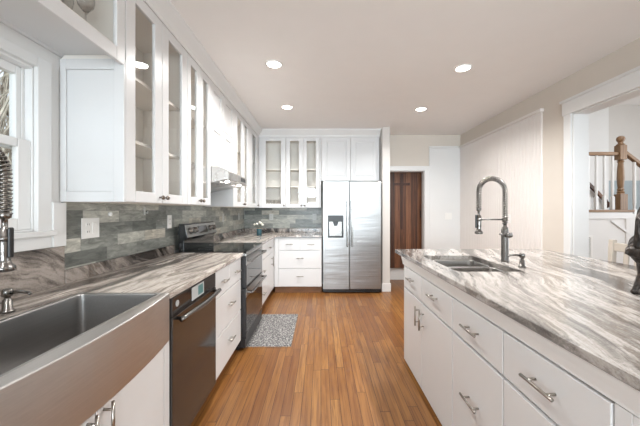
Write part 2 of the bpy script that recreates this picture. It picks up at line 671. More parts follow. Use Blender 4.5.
b.box(0.5, 2.62, 5.62, 5.74, 0, HC).box(0.5, 0.6, YB + 0.12, 5.62, 0, HC).box(2.52, 2.62, YB + 0.12, 5.62, 0, HC)
struct('wall_hall', b, 'wallwhite')

b = MB().box(XW - 0.15, XR + 0.147, -3.35, -3.2, 2.3, HC).box(XW - 0.15, XR + 0.147, -3.35, -3.2, 0, 0.25)  # unseen rear wall, its openings shaped for reflections and incoming light
b.box(XW - 0.15, -1.0, -3.35, -3.2, 0.25, 2.3).box(2.25, XR + 0.147, -3.35, -3.2, 0.25, 2.3).box(0.3, 0.9, -3.35, -3.2, 0.25, 2.3)
for zr in (0.62, 1.12, 1.66):
    b.box(-1.0, 0.3, -3.33, -3.22, zr, zr + 0.22).box(0.9, 2.25, -3.33, -3.22, zr, zr + 0.22)
struct('wall_rear_baffle', b, 'wall')

# baseboards and door casing
b = MB().box(0.972, 1.120, 4.767, 4.78, 0, 0.13).box(1.107, 1.120, 4.78, YB, 0, 0.13)
struct('baseboard_stub', b, 'trim', bevel=0.003)
struct('baseboard_hall', MB().box(0.6, 2.52, 5.595, 5.62, 0, 0.225), 'trim', bevel=0.004)
b = MB().box(1.915, XR - 0.02, YB - 0.028, YB - 0.014, 0, 0.14)
struct('baseboard_back', b, 'trim', bevel=0.003)
b = MB().box(XR - 0.034, XR - 0.02, 3.02, YB - 0.03, 0, 0.14)
struct('baseboard_right', b, 'trim', bevel=0.003)
b = MB()
b.box(DX1 - 0.005, DX1 + 0.075, YB - 0.03, YB, 0, DZ + 0.005).box(1.108, DX1 + 0.08, YB - 0.032, YB, DZ - 0.004, DZ + 0.078)
b.box(DX1 - 0.012, DX1, YB, YB + 0.12, 0, DZ).box(DX0, DX1, YB, YB + 0.12, DZ - 0.012, DZ)
struct('trim_1', b, 'trim', bevel=0.003)

# tall white panelling: flat on the back wall, beadboard on the right wall
WT = 2.43
b = MB().box(DX1 + 0.08, XR, YB - 0.014, YB, 0, WT - 0.03).box(DX1 + 0.07, XR, YB - 0.045, YB, WT - 0.03, WT)
struct('trim_2', b, 'trim', bevel=0.003)
b = MB()
y = 3.32
b.box(XR - 0.010, XR, 3.32, YB - 0.014, 0.0, WT - 0.03)
while y < YB - 0.05:
    y2 = min(y + 0.052, YB - 0.015)
    b.prism([(XR - 0.010, y), (XR - 0.0145, y + 0.004), (XR - 0.0145, y2 - 0.005), (XR - 0.010, y2 - 0.001)], 0.0, WT - 0.03)
    y = y2
b.box(XR - 0.045, XR, 3.30, YB - 0.045, WT - 0.03, WT)
struct('trim_3', b, 'bead')
# cased opening in the right wall
b = MB()
b.box(XR - 0.022, XR, OY1, OY1 + 0.085, 0, OZ + 0.01)
b.box(XR - 0.022, XR, OY0 - 0.085, OY0, 0, OZ + 0.01)
b.box(XR - 0.026, XR, OY0 - 0.1, OY1 + 0.1, OZ - 0.002, OZ + 0.135)
b.box(XR - 0.042, XR, OY0 - 0.12, OY1 + 0.115, OZ + 0.125, OZ + 0.15)
b.box(XR, XR + 0.147, OY1 - 0.014, OY1, 0, OZ).box(XR, XR + 0.147, OY0, OY0 + 0.014, 0, OZ).box(XR, XR + 0.147, OY0, OY1, OZ - 0.014, OZ)
struct('trim_4', b, 'trim', bevel=0.003)
# crown moulding above the wall cabinets
prof = [(-0.042, 2.521), (-0.014, 2.521), (-0.012, 2.55), (0.004, 2.57), (0.04, 2.61), (0.048, 2.62), (0.048, HC), (-0.042, HC)]
b = MB()
A, Bc, Cc = [], [], []
for d, z in prof:
    A.append((XU + 0.02 + d, -0.6, z))
    Bc.append((XU + 0.02 + d, YU - 0.02 - d, z))
    Cc.append((0.98, YU - 0.02 - d, z))
b.loops([A, Bc, Cc])
struct('trim_5', b, 'trim')

# ------------------------------------------------------------------ window over the sink
win = bpy.data.objects.new('window_1', None)
COL.objects.link(win)
win['kind'] = 'structure'
b = MB()
b.box(XW, XW + 0.022, WY1, WY1 + 0.073, WZ0 - 0.02, WZ1 + 0.05).box(XW, XW + 0.022, WY0 - 0.077, WY0, WZ0 - 0.02, WZ1 + 0.05)
b.box(XW, XW + 0.022, WY0, WY1, WZ1, WZ1 + 0.05)
b.box(XW, XW + 0.03, WY1 + 0.073, WY1 + 0.150, 1.115, 1.34)
b.box(XW, XW + 0.022, WY0 - 0.077, WY1 + 0.073, 1.115, WZ0 - 0.025)
obj('window_casing', b, 'trim', win, 0.003)
b = MB().box(XW - 0.06, XW + 0.045, WY0 - 0.08, WY1 + 0.08, WZ0 - 0.025, WZ0)
obj('window_sill', b, 'trim', win, 0.004)
b = MB()
b.box(XW - 0.078, XW, WY0, WY0 + 0.006, WZ0, WZ1).box(XW - 0.078, XW, WY1 - 0.006, WY1, WZ0, WZ1)
b.box(XW - 0.078, XW, WY0, WY1, WZ1 - 0.012, WZ1).box(XW - 0.078, XW, WY0, WY1, WZ0, WZ0 + 0.010)
b.box(XW - 0.040, XW - 0.036, WY0 + 0.006, WY0 + 0.02, WZ0, WZ1).box(XW - 0.040, XW - 0.036, WY1 - 0.02, WY1 - 0.006, WZ0, WZ1)
obj('window_frame', b, 'trim', win, 0.002)


def sash(name, x0, x1, z0, z1, botw, sw_):
    b = MB()
    y0, y1 = WY0 + 0.006, WY1 - 0.006
    b.box(x0, x1, y0, y0 + sw_, z0, z1).box(x0, x1, y1 - sw_, y1, z0, z1)
    b.box(x0, x1, y0 + sw_, y1 - sw_, z0, z0 + botw).box(x0, x1, y0 + sw_, y1 - sw_, z1 - 0.04, z1)
    s = obj(name, b, 'trim', win, 0.004)
    xm = (x0 + x1) / 2
    obj('window_pane', MB().box(xm - 0.003, xm + 0.003, y0 + sw_ - 0.005, y1 - sw_ + 0.005, z0 + botw - 0.005, z1 - 0.035), 'winglass', s)
    return s


sash('upper_sash', XW - 0.074, XW - 0.041, 1.585, WZ1 - 0.012, 0.035, 0.036)
sash('lower_sash', XW - 0.035, XW - 0.006, WZ0 + 0.010, 1.63, 0.055, 0.062)
MBl = MB().box(XW - 0.034, XW - 0.008, 0.94, 1.0, 1.63, 1.645)
obj('sash_lock', MBl, 'plate', win, 0.003)

# ------------------------------------------------------------------ outside the window
o = struct('ground_outside', MB().box(-30, -1.6, -14, 30, -0.75, -0.6), 'leafmould')


def branch(b, p, d, r, L, depth, rnd):
    n = 5
    pts, rr = [p], [r]
    q, dd = Vector(p), Vector(d)
    for i in range(n):
        dd = (dd + Vector((rnd.uniform(-.16, .16), rnd.uniform(-.16, .16), rnd.uniform(-.05, .12)))).normalized()
        q = q + dd * (L / n)
        pts.append(tuple(q))
        rr.append(r * (1 - 0.55 * (i + 1) / n))
    b.tube(pts, rr, 6 if depth else 4)
    if depth < 3:
        for k in range(4 if depth else 9):
            i = rnd.randint(1, n)
            a = Vector((rnd.uniform(-1, 1), rnd.uniform(-1, 1), rnd.uniform(-.1, .8))).normalized()
            branch(b, pts[i], (dd * 0.5 + a).normalized(), rr[i] * 0.62, L * rnd.uniform(.35, .5), depth + 1, rnd)


tree_spots = [(-5.2, 4.3, 0.085, 'second bare tree trunk from the right through the kitchen window'),
              (-6.4, 6.6, 0.10, 'bare pale tree furthest to the right through the kitchen window'),
              (-8.2, 7.4, 0.12, 'thick bare tree far back through the kitchen window'),
              (-7.0, 4.9, 0.07, 'slender bare tree at the far left through the kitchen window')]
for i, (tx, ty, tr, lab) in enumerate(tree_spots):
    rnd = random.Random(20 + i)
    b = MB()
    branch(b, (tx, ty, -0.62), (0, 0, 1), tr, 6.5, 0, rnd)
    o = obj('bare_tree', b, 'bark', None, smooth=True, loc=(tx, ty, -0.6))
    tag(o, lab, 'tree', 'bare trees outside the window')
b = MB()
rnd = random.Random(4)
for i in range(3600):
    x = rnd.uniform(-13, -4.2)
    y = -x * rnd.uniform(0.25, 1.6)
    p = Vector((x, y, -0.6))
    d = Vector((rnd.uniform(-.6, .6), rnd.uniform(-.6, .6), 1)).normalized()
    L = rnd.uniform(1.0, 6.0)
    q = p + d * L * 0.5
    e = q + (d + Vector((rnd.uniform(-.5, .5), rnd.uniform(-.5, .5), 0))).normalized() * L * 0.5
    b.tube([tuple(p), tuple(q), tuple(e)], [0.020, 0.014, 0.006], 3)
o = obj('dry_undergrowth', b, 'brush', None, loc=(-6, 6, -0.6))
o['kind'] = 'stuff'
tag(o, 'tangle of pale dry twigs beyond the kitchen window', 'undergrowth')


# ------------------------------------------------------------------ cabinet builders (local: x = width, y = depth away from the front, z up)
def handle_bar(parent, cx, cz, L, vertical=False, mat='nickel', y0=0.0):
    b = MB()
    r = 0.0058
    h = L / 2
    e = h - 0.028
    if vertical:
        b.tube([(cx, y0 - 0.032, cz - h), (cx, y0 - 0.032, cz + h)], r)
        for s in (-e, e):
            b.tube([(cx, y0 + 0.001, cz + s), (cx, y0 - 0.032, cz + s)], 0.0048, 8)
    else:
        b.tube([(cx - h, y0 - 0.032, cz), (cx + h, y0 - 0.032, cz)], r)
        for s in (-e, e):
            b.tube([(cx + s, y0 + 0.001, cz), (cx + s, y0 - 0.032, cz)], 0.0048, 8)
    return obj('handle', b, mat, parent, smooth=True)


def knob(parent, cx, cz, y0=0.0):
    b = MB().lathe([(0.006, 0.001), (0.005, -0.012), (0.013, -0.016), (0.0145, -0.023), (0.011, -0.029), (0.003, -0.031)], (cx, y0, cz), 14, 'y')
    return obj('knob', b, 'darknickel', parent, smooth=True)


def slab_front(root, name, x0, x1, z0, z1, g=0.0025, t=0.02):
    return obj(name, MB().box(x0 + g, x1 - g, 0, t, z0 + g, z1 - g), 'cab', root, 0.0022)


def frame_door(root, x0, x1, z0, z1, st, rail, glassy=True, g=0.002, name='door', brail=None, split=None):
    t = 0.021
    x0, x1, z0, z1 = x0 + g, x1 - g, z0 + g, z1 - g
    br = brail if brail else rail
    b = MB()
    b.box(x0, x0 + st, 0, t, z0, z1).box(x1 - st, x1, 0, t, z0, z1)
    b.box(x0 + st, x1 - st, 0, t, z0, z0 + br).box(x0 + st, x1 - st, 0, t, z1 - rail, z1)
    if split:
        b.box(x0 + st, x1 - st, 0, t, split - rail / 2, split + rail / 2)
    d = obj(name, b, 'cab', root, 0.003)
    if glassy:
        obj('glass_pane', MB().box(x0 + st - 0.004, x1 - st + 0.004, 0.010, 0.014, z0 + br - 0.004, z1 - rail + 0.004), 'pane', d)
    else:
        b = MB()
        px0, px1, pz0, pz1 = x0 + st, x1 - st, z0 + br, z1 - rail
        b.box(px0 - 0.003, px1 + 0.003, 0.012, 0.018, pz0 - 0.003, pz1 + 0.003)
        m = 0.012
        lo = [(px0 + m, 0.012, pz0 + m), (px1 - m, 0.012, pz0 + m), (px1 - m, 0.012, pz1 - m), (px0 + m, 0.012, pz1 - m)]
        m = 0.028
        hi = [(px0 + m, 0.006, pz0 + m), (px1 - m, 0.006, pz0 + m), (px1 - m, 0.006, pz1 - m), (px0 + m, 0.006, pz1 - m)]
        if px1 - px0 > 0.07 and pz1 - pz0 > 0.07:
            b.loops([lo, hi])
        obj('raised_panel', b, 'cab', d)
    return d


def carcass(root, W, D, z0, z1, t=0.018, inner='inside', face=True, y0=0.0225, mid=()):
    b = MB()
    b.box(0, t, y0, D, z0, z1).box(W - t, W, y0, D, z0, z1)
    b.box(t, W - t, y0, D, z0, z0 + t).box(t, W - t, y0, D, z1 - t, z1)
    b.box(t, W - t, D - 0.008, D, z0 + t, z1 - t)
    return obj('body', b, inner, root)


def upper(name, label, loc, rz, W, D, z0, z1, doors, shelves=(), end_panel=None, cat='cabinet', knobs=True, st=0.082, rail=0.063):
    """doors: (x0, x1, glass?, knob side or None[, z0, z1])"""
    r = thing(name, label, cat, loc, rz, world=False)
    h = loc[2]
    carcass(r, W, D, z0 - h, z1 - h)
    for d in doors:
        za, zb = (d[4], d[5]) if len(d) > 4 else (z0, z1)
        s = d[6] if len(d) > 6 else st
        dd = frame_door(r, d[0], d[1], za - h, zb - h, s, rail, d[2])
        if d[3]:
            kx = d[0] + 0.03 if d[3] == 'L' else d[1] - 0.03
            knob(dd, kx, za - h + 0.038)
    xs_ = sorted({(d[0], d[1]) for d in doors})
    edge = 0.0
    for xa_, xb_ in xs_ + [(W, W)]:
        if xa_ - edge > 0.008:
            obj('filler_strip', MB().box(edge + 0.001, xa_ - 0.001, 0.0, 0.0215, z0 - h, z1 - h), 'cab', r, 0.002)
        edge = max(edge, xb_)
    for z in shelves:
        obj('shelf', MB().box(0.0185, W - 0.0185, 0.05, D - 0.01, z - h - 0.009, z - h + 0.009), 'inside', r)
    if end_panel:
        xa = -0.014
        b = MB()
        f, Z0, Z1 = 0.055, z0 - h, end_panel - h
        b.box(xa, 0, 0.0, f, Z0, Z1).box(xa, 0, D - f * 0.6, D, Z0, Z1)
        b.box(xa, 0, f, D - f * 0.6, Z0, Z0 + f).box(xa, 0, f, D - f * 0.6, Z1 - f, Z1)
        b.box(-0.006, 0, f, D - f * 0.6, Z0 + f, Z1 - f)
        obj('end_panel', b, 'cab', r, 0.003)
    return r


def base_body(root, W, D, z1=0.88, toe=0.10, inset=0.065, y0=0.021, mat='cab', top=True):
    b = MB()
    b.box(0, W, y0, D, toe, z1)
    obj('body', b, mat, root)
    obj('toe_kick', MB().box(0.002, W - 0.002, inset, D - 0.01, 0.0, toe), 'toe', root)


L90 = PI / 2        # left run: x -> +Y, y -> -X
R90 = -PI / 2       # island: x -> -Y, y -> +X

# ------------------------------------------------------------------ left run, base
# sink cabinet
r = thing('sink_base_cabinet', 'white two-door cabinet under the stainless farmhouse sink', 'cabinet', (XF, 0.50, 0), L90, world=False)
Wd = 0.944
b = MB()
b.box(0, 0.018, 0.021, 0.60, 0.1, 0.685).box(Wd - 0.018, Wd, 0.021, 0.60, 0.1, 0.685).box(0.018, Wd - 0.018, 0.021, 0.60, 0.1, 0.118).box(0.018, Wd - 0.018, 0.592, 0.60, 0.118, 0.66)
b.box(0.0, 0.045, 0.0, 0.021, 0.1, 0.685).box(Wd - 0.045, Wd, 0.0, 0.021, 0.1, 0.88)
b.box(Wd - 0.045, Wd, 0.021, 0.60, 0.685, 0.88)
obj('body', b, 'cab', r)
obj('toe_kick', MB().box(0.002, Wd - 0.002, 0.07, 0.58, 0, 0.1), 'toe', r)
for i, (a, c) in enumerate(((0.047, 0.472), (0.472, 0.897))):
    d = slab_front(r, 'door', a, c, 0.105, 0.682)
    handle_bar(d, 0.472 + (-0.036 if i == 0 else 0.036), 0.585, 0.14, True)

# dishwasher
r = thing('dishwasher', 'black stainless dishwasher between the farmhouse sink and white drawers', 'dishwasher', (XF, 1.447, 0), L90, world=False)
Wd = 0.610
obj('body', MB().box(0.004, Wd - 0.004, 0.03, 0.60, 0.10, 0.872), 'darkmetal', r)
obj('toe_kick', MB().box(0.006, Wd - 0.006, 0.06, 0.58, 0.0, 0.1), 'black', r)
d = obj('door', MB().box(0.005, Wd - 0.005, -0.012, 0.03, 0.11, 0.775), 'blacksteel', r, 0.004)
b = MB()
n = 14
pts = []
for i in range(n + 1):
    t = i / n
    x = 0.03 + t * (Wd - 0.06)
    pts.append((x, -0.045 - 0.014 * math.sin(PI * t), 0.760))
b.tube(pts, 0.014, 10)
b.tube([(0.05, -0.010, 0.76), (0.05, -0.048, 0.76)], 0.009, 8).tube([(Wd - 0.05, -0.010, 0.76), (Wd - 0.05, -0.048, 0.76)], 0.009, 8)
obj('handle', b, 'chrome', d, smooth=True)
p = obj('control_panel', MB().box(0.005, Wd - 0.005, -0.010, 0.03, 0.777, 0.872), 'blacksteel', r, 0.004)
obj('sticker', MB().box(0.225, 0.395, -0.0115, -0.010, 0.792, 0.864), 'sticker', p)
obj('display', MB().box(0.31, 0.38, -0.0122, -0.0115, 0.802, 0.856), 'stickerteal', p)
obj('badge', MB().lathe([(0.016, -0.010), (0.016, -0.0125), (0.011, -0.0125), (0.011, -0.011), (0.004, -0.011), (0.004, -0.0125), (0.001, -0.0126)], (0.055, 0, 0.833), 18, 'y'), 'sticker', p)


# drawer base: two small drawers over two wide ones
def drawer_base(name, label, loc, rz, W, D, left=0.0, hl=0.11):
    r = thing(name, label, 'cabinet', loc, rz, world=False)
    base_body(r, W, D)
    x0 = left
    if left:
        obj('filler_strip', MB().box(0, left - 0.002, 0, 0.02, 0.105, 0.878), 'cab', r, 0.002)
    m = (x0 + W) / 2
    for a, c, z0, z1 in ((x0, m, 0.675, 0.872), (m, W, 0.675, 0.872), (x0, W, 0.395, 0.672), (x0, W, 0.108, 0.392)):
        d = slab_front(r, 'drawer', a, c, z0, z1)
        handle_bar(d, (a + c) / 2, (z0 + z1) / 2 + (0.0 if z0 > 0.6 else 0.02), hl)
    return r


drawer_base('drawer_cabinet', 'white four-drawer cabinet between the dishwasher and the range', (XF, 2.060, 0), L90, 0.676, 0.60)
# beyond the range
r = thing('drawer_cabinet', 'narrow white three-drawer cabinet just beyond the range', 'cabinet', (XF, 3.512, 0), L90, world=False)
base_body(r, 0.50, 0.60)
for z0, z1 in ((0.675, 0.872), (0.395, 0.672), (0.108, 0.392)):
    d = slab_front(r, 'drawer', 0.0, 0.5, z0, z1)
    handle_bar(d, 0.25, (z0 + z1) / 2, 0.13)
r = thing('corner_cabinet', 'white cabinet with drawer over door at the inside corner', 'cabinet', (XF, 4.014, 0), L90, world=False)
base_body(r, 0.635, 0.60)
d = slab_front(r, 'drawer', 0.0, 0.42, 0.675, 0.872)
handle_bar(d, 0.21, 0.775, 0.13)
d = slab_front(r, 'door', 0.0, 0.42, 0.108, 0.672)
handle_bar(d, 0.375, 0.55, 0.14, True)
obj('filler_strip', MB().box(0.423, 0.634, 0, 0.02, 0.105, 0.878), 'cab', r, 0.002)
# back wall
drawer_base('drawer_cabinet', 'white four-drawer cabinet on the back wall beside the refrigerator', (-0.733, YF, 0), 0, 0.743, 0.60, 0.07)

# ------------------------------------------------------------------ left worktops
SY0, SY1 = 0.548, 1.402
r = thing('worktop', 'brown and cream veined stone worktop around the farmhouse sink', 'worktop', (XW + 0.3, 1.0, 0.88))
poly = [(XW + 0.002, -0.6), (-0.712, -0.6), (-0.712, SY0 - 0.002), (-1.136, SY0 - 0.002), (-1.136, SY1 + 0.002), (-0.712, SY1 + 0.002), (-0.712, 2.738), (XW + 0.002, 2.738)]
obj('slab', MB().prism(poly, 0.882, 0.912), 'granite2', r, 0.003)
obj('upstand', MB().box(XW + 0.001, XW + 0.024, 1.572, 2.738, 0.912, 0.985), 'granite3', r, 0.002)
obj('splashback', MB().box(XW + 0.001, XW + 0.020, -0.6, 1.570, 0.912, 1.114), 'granite3', r, 0.002)
r = thing('worktop', 'L-shaped veined stone worktop in the far corner past the range', 'worktop', (-0.9, 4.9, 0.88))
poly = [(XW + 0.002, 3.512), (-0.712, 3.512), (-0.712, YF - 0.024), (0.012, YF - 0.024), (0.012, YB - 0.002), (XW + 0.002, YB - 0.002)]
obj('slab', MB().prism(poly, 0.882, 0.912), 'granite2', r, 0.003)
obj('upstand', MB().box(XW + 0.001, XW + 0.022, 3.512, YB - 0.001, 0.912, 0.985).box(XW + 0.022, 0.012, YB - 0.022, YB - 0.001, 0.912, 0.985), 'granite3', r, 0.002)

# slate tile
o = obj('tile_backsplash', MB().box(XW + 0.0005, XW + 0.012, 1.571, 2.742, 0.986, 1.345).box(XW + 0.0005, XW + 0.012, 2.742, 3.510, 0.93, 1.50)
        .box(XW + 0.0005, XW + 0.012, 3.510, YB - 0.0125, 0.986, 1.345), 'tile_y')
tag(o, 'grey slate tile backsplash along the left wall behind the range', 'backsplash')
o = obj('tile_backsplash', MB().box(XW + 0.013, 0.012, YB - 0.012, YB - 0.0005, 0.986, 1.345), 'tile_x')
tag(o, 'grey slate tile backsplash on the back wall left of the refrigerator', 'backsplash')


# ------------------------------------------------------------------ farmhouse sink
def rrect(x0, x1, y0, y1, r, z, k=5, bow=0.0, nside=10):
    """rounded rectangle ring, ccw; the +x side may bow outwards"""
    pts = []
    cs = [(x1 - r, y1 - r, 0), (x0 + r, y1 - r, 90), (x0 + r, y0 + r, 180), (x1 - r, y0 + r, 270)]
    for ci, (cx, cy, a0) in enumerate(cs):
        for i in range(k + 1):
            a = math.radians(a0 + 90 * i / k)
            pts.append((cx + r * math.cos(a), cy + r * math.sin(a), z))
    # last side (x = x1) from y0+r to y1-r
    for i in range(1, nside):
        t = i / nside
        pts.append((x1, y0 + r + (y1 - y0 - 2 * r) * t, z))
    if bow:
        out = []
        for x, yy, zz in pts:
            if x > x1 - r - 1e-6:
                t = (yy - y0) / (y1 - y0)
                x += bow * (1 - (2 * t - 1) ** 2)
            out.append((x, yy, zz))
        pts = out
    return pts


r = thing('farmhouse_sink', 'large stainless apron-front farmhouse sink under the window', 'sink', (-0.9, 0.975, 0.69))
b = MB()
b.loops([rrect(-0.7465, -0.712, SY0, SY1, 0.006, 0.690, bow=0.035), rrect(-0.7465, -0.712, SY0, SY1, 0.006, 0.9135, bow=0.035)])
obj('apron', b, 'apronsteel', r, 0.004)
b = MB()
b.loops([rrect(-1.134, -0.7455, SY0, SY1, 0.012, 0.695), rrect(-1.134, -0.7455, SY0, SY1, 0.012, 0.9135),
         rrect(-1.118, -0.752, SY0 + 0.018, SY1 - 0.018, 0.022, 0.9135), rrect(-1.116, -0.754, SY0 + 0.02, SY1 - 0.02, 0.022, 0.908),
         rrect(-1.108, -0.762, SY0 + 0.028, SY1 - 0.028, 0.026, 0.705), rrect(-1.09, -0.78, SY0 + 0.046, SY1 - 0.046, 0.02, 0.700)])
obj('basin', b, 'sinksteel', r)
obj('drain', MB().lathe([(0.045, 0.7005), (0.045, 0.704), (0.034, 0.704), (0.03, 0.7015), (0.002, 0.7015)], (-1.0, 0.975, 0), 24), 'chrome', r, smooth=True)


# ------------------------------------------------------------------ spring faucet (arc in the local -x direction) and soap pump
def spring_faucet(label, loc, rz):
    r = thing('spring_faucet', label, 'faucet', loc, rz, world=False)
    b = MB().lathe([(0.028, 0.0), (0.028, 0.006), (0.026, 0.010), (0.0245, 0.014), (0.0245, 0.225), (0.018, 0.245), (0.012, 0.25), (0.012, 0.275), (0.003, 0.276)], n=20)
    obj('column', b, 'chrome', r, smooth=True)
    R = 0.0935
    zc = 0.50
    path = [(0, 0, z) for z in [0.27 + 0.023 * i for i in range(11)]]
    path += [(-R + R * math.cos(a), 0, zc + R * math.sin(a)) for a in [PI * i / 24 for i in range(1, 25)]]
    path += [(-2 * R, 0, zc - 0.0205 * i) for i in range(1, 7)]
    obj('hose', MB().tube(path, 0.0075, 8), 'darknickel', r, smooth=True)
    # spring coil around the hose
    b = MB()
    P = [Vector(p) for p in path]
    cum = [0]
    for a, c in zip(P, P[1:]):
        cum.append(cum[-1] + (c - a).length)
    pitch, rad = 0.0125, 0.0160
    N = int(cum[-1] / pitch * 9)
    coil = []
    j = 0
    for i in range(N + 1):
        s = cum[-1] * i / N
        while j < len(P) - 2 and cum[j + 1] < s:
            j += 1
        t = (s - cum[j]) / max(1e-6, cum[j + 1] - cum[j])
        c = P[j].lerp(P[j + 1], t)
        d0 = (P[min(j + 1, len(P) - 1)] - P[max(j - 1, 0)]).normalized()
        d1 = (P[min(j + 2, len(P) - 1)] - P[j]).normalized()
        d = d0.lerp(d1, t).normalized()
        sd = Vector((0, 1, 0))
        u = d.cross(sd).normalized()
        ph = 2 * PI * s / pitch
        coil.append(tuple(c + (sd * math.cos(ph) + u * math.sin(ph)) * rad))
    b.tube(coil, 0.0036, 5)
    obj('spring', b, 'chrome', r, smooth=True)
    X = -2 * R
    b = MB().lathe([(0.010, 0.385), (0.0165, 0.382), (0.0165, 0.366), (0.008, 0.360), (0.008, 0.335), (0.0165, 0.325), (0.0165, 0.255), (0.014, 0.235), (0.017, 0.222),
                    (0.0265, 0.212), (0.0265, 0.200), (0.02, 0.197), (0.003, 0.199)], (X, 0, 0), 18)
    s = obj('spray_head', b, 'chrome', r, smooth=True)
    obj('spray_lever', MB().box(X - 0.024, X - 0.0155, -0.008, 0.008, 0.24, 0.335), 'black', s, 0.004)
    b = MB().tube([(0, 0, 0.300), (X, 0, 0.300)], 0.0055, 8)
    b.lathe([(0.017, 0.288), (0.017, 0.312)], (0, 0, 0), 14).lathe([(0.0195, 0.292), (0.0195, 0.308)], (X, 0, 0), 14)
    obj('holder_arm', b, 'chrome', r, smooth=True)
    b = MB().tube([(0, -0.004, 0.19), (0, -0.05, 0.19)], 0.017, 14).tube([(0, -0.03, 0.19), (-0.065, -0.045, 0.20)], [0.008, 0.006], 8)
    b.tube([(0.0, 0, 0.19), (0.045, -0.005, 0.19)], 0.017, 12)
    obj('lever_handle', b, 'chrome', r, smooth=True)
    return r


def soap_pump(label, loc, rz):
    r = thing('soap_dispenser', label, 'soap dispenser', loc, rz, world=False)
    obj('collar', MB().lathe([(0.022, 0), (0.022, 0.006), (0.016, 0.010), (0.015, 0.045), (0.010, 0.050), (0.010, 0.058), (0.016, 0.06), (0.017, 0.082), (0.013, 0.088), (0.002, 0.09)], n=18), 'chrome', r, smooth=True)
    obj('spout', MB().tube([(0, 0, 0.073), (-0.05, 0, 0.078), (-0.085, 0, 0.074), (-0.09, 0, 0.066)], [0.008, 0.0065, 0.006, 0.005], 8), 'chrome', r, smooth=True)
    return r


spring_faucet('steel spring faucet at the window sink, mostly cut off', (-1.180, 0.935, 0.912), PI)
soap_pump('short steel soap dispenser behind the farmhouse sink', (-1.2, 1.14, 0.912), PI)

# ------------------------------------------------------------------ range
r = thing('range', 'stainless and black double-oven range set into the left counter', 'range', (-0.70, 2.744, 0), L90, world=False)
Wd = 0.762
obj('body', MB().box(0.0, Wd, 0.03, 0.655, 0.03, 0.905), 'darkmetal', r, 0.003)
for x in (0.05, Wd - 0.05):
    for yy in (0.08, 0.6):
        obj('foot', MB().lathe([(0.018, 0.0), (0.018, 0.012), (0.010, 0.015), (0.010, 0.032)], (x, yy, 0), 12), 'black', r)
ct = obj('cooktop', MB().box(-0.004, Wd + 0.004, -0.012, 0.560, 0.905, 0.922), 'blackglass', r, 0.003)
for cx, cy, rr in ((0.2, 0.16, 0.1), (0.56, 0.16, 0.085), (0.2, 0.43, 0.075), (0.56, 0.43, 0.1)):
    obj('burner_ring', MB().lathe([(rr, 0.9221), (rr, 0.9224), (rr - 0.003, 0.9224), (rr - 0.003, 0.9221), (rr, 0.9221)], (cx, cy, 0), 36, caps=False), 'slot', ct)
obj('front_edge', MB().box(0.0, Wd, -0.012, 0.03, 0.878, 0.9045), 'fridge', r, 0.003)


def oven(z0, z1, hz, win0, win1):
    d = obj('oven_door', MB().box(0.004, Wd - 0.004, -0.008, 0.029, z0, z1), 'darkmetal', r, 0.004)
    obj('oven_window', MB().box(0.012, Wd - 0.012, -0.0105, -0.008, win0, win1), 'blackglass', d)
    obj('steel_band', MB().box(0.006, Wd - 0.006, -0.012, -0.008, win1 + 0.002, z1 - 0.003), 'fridge', d)
    b = MB().tube([(0.03, -0.058, hz), (Wd - 0.03, -0.058, hz)], 0.0115, 12)
    for x in (0.05, Wd - 0.05):
        b.box(x - 0.012, x + 0.012, -0.058, -0.01, hz - 0.010, hz + 0.010)
    obj('handle', b, 'chrome', d, smooth=False, bevel=0.002)


oven(0.585, 0.874, 0.832, 0.60, 0.79)
oven(0.115, 0.580, 0.540, 0.16, 0.495)
obj('bottom_panel', MB().box(0.004, Wd - 0.004, 0.0, 0.03, 0.03, 0.11), 'darkmetal', r, 0.003)
g = obj('backguard', MB().prism([(0.562, 0.922), (0.562, 1.02), (0.528, 1.045), (0.560, 1.165), (0.568, 1.175), (0.612, 1.175), (0.612, 0.906), (0.562, 0.906)], 0.0, Wd, 'x'), 'blackglass', r, 0.003)
sl = (0.560 - 0.528) / (1.165 - 1.045)
pf = lambda z: 0.528 + sl * (z - 1.045)
b = MB().prism([(pf(1.05) - 0.003, 1.05), (pf(1.163) - 0.003, 1.163), (pf(1.163) + 0.002, 1.163), (pf(1.05) + 0.002, 1.05)], 0.004, Wd - 0.004, 'x')
cp = obj('control_panel', b, 'fridge', g)
b = MB().prism([(pf(1.07) - 0.005, 1.07), (pf(1.145) - 0.005, 1.145), (pf(1.145), 1.145), (pf(1.07), 1.07)], 0.27, 0.50, 'x')
obj('display', b, 'blackglass', cp)
for x in (0.08, 0.18, 0.58, 0.68):
    b = MB().lathe([(0.031, -0.004), (0.031, -0.012), (0.026, -0.016), (0.024, -0.034), (0.015, -0.037), (0.002, -0.037)], (0, 0, 0), 18, 'y')
    bmesh.ops.rotate(b.bm, verts=b.bm.verts, cent=(0, 0, 0), matrix=Matrix.Rotation(-0.26, 3, 'X'))
    bmesh.ops.translate(b.bm, verts=b.bm.verts, vec=(x, pf(1.107), 1.107))
    obj('knob', b, 'chrome', cp, smooth=True)

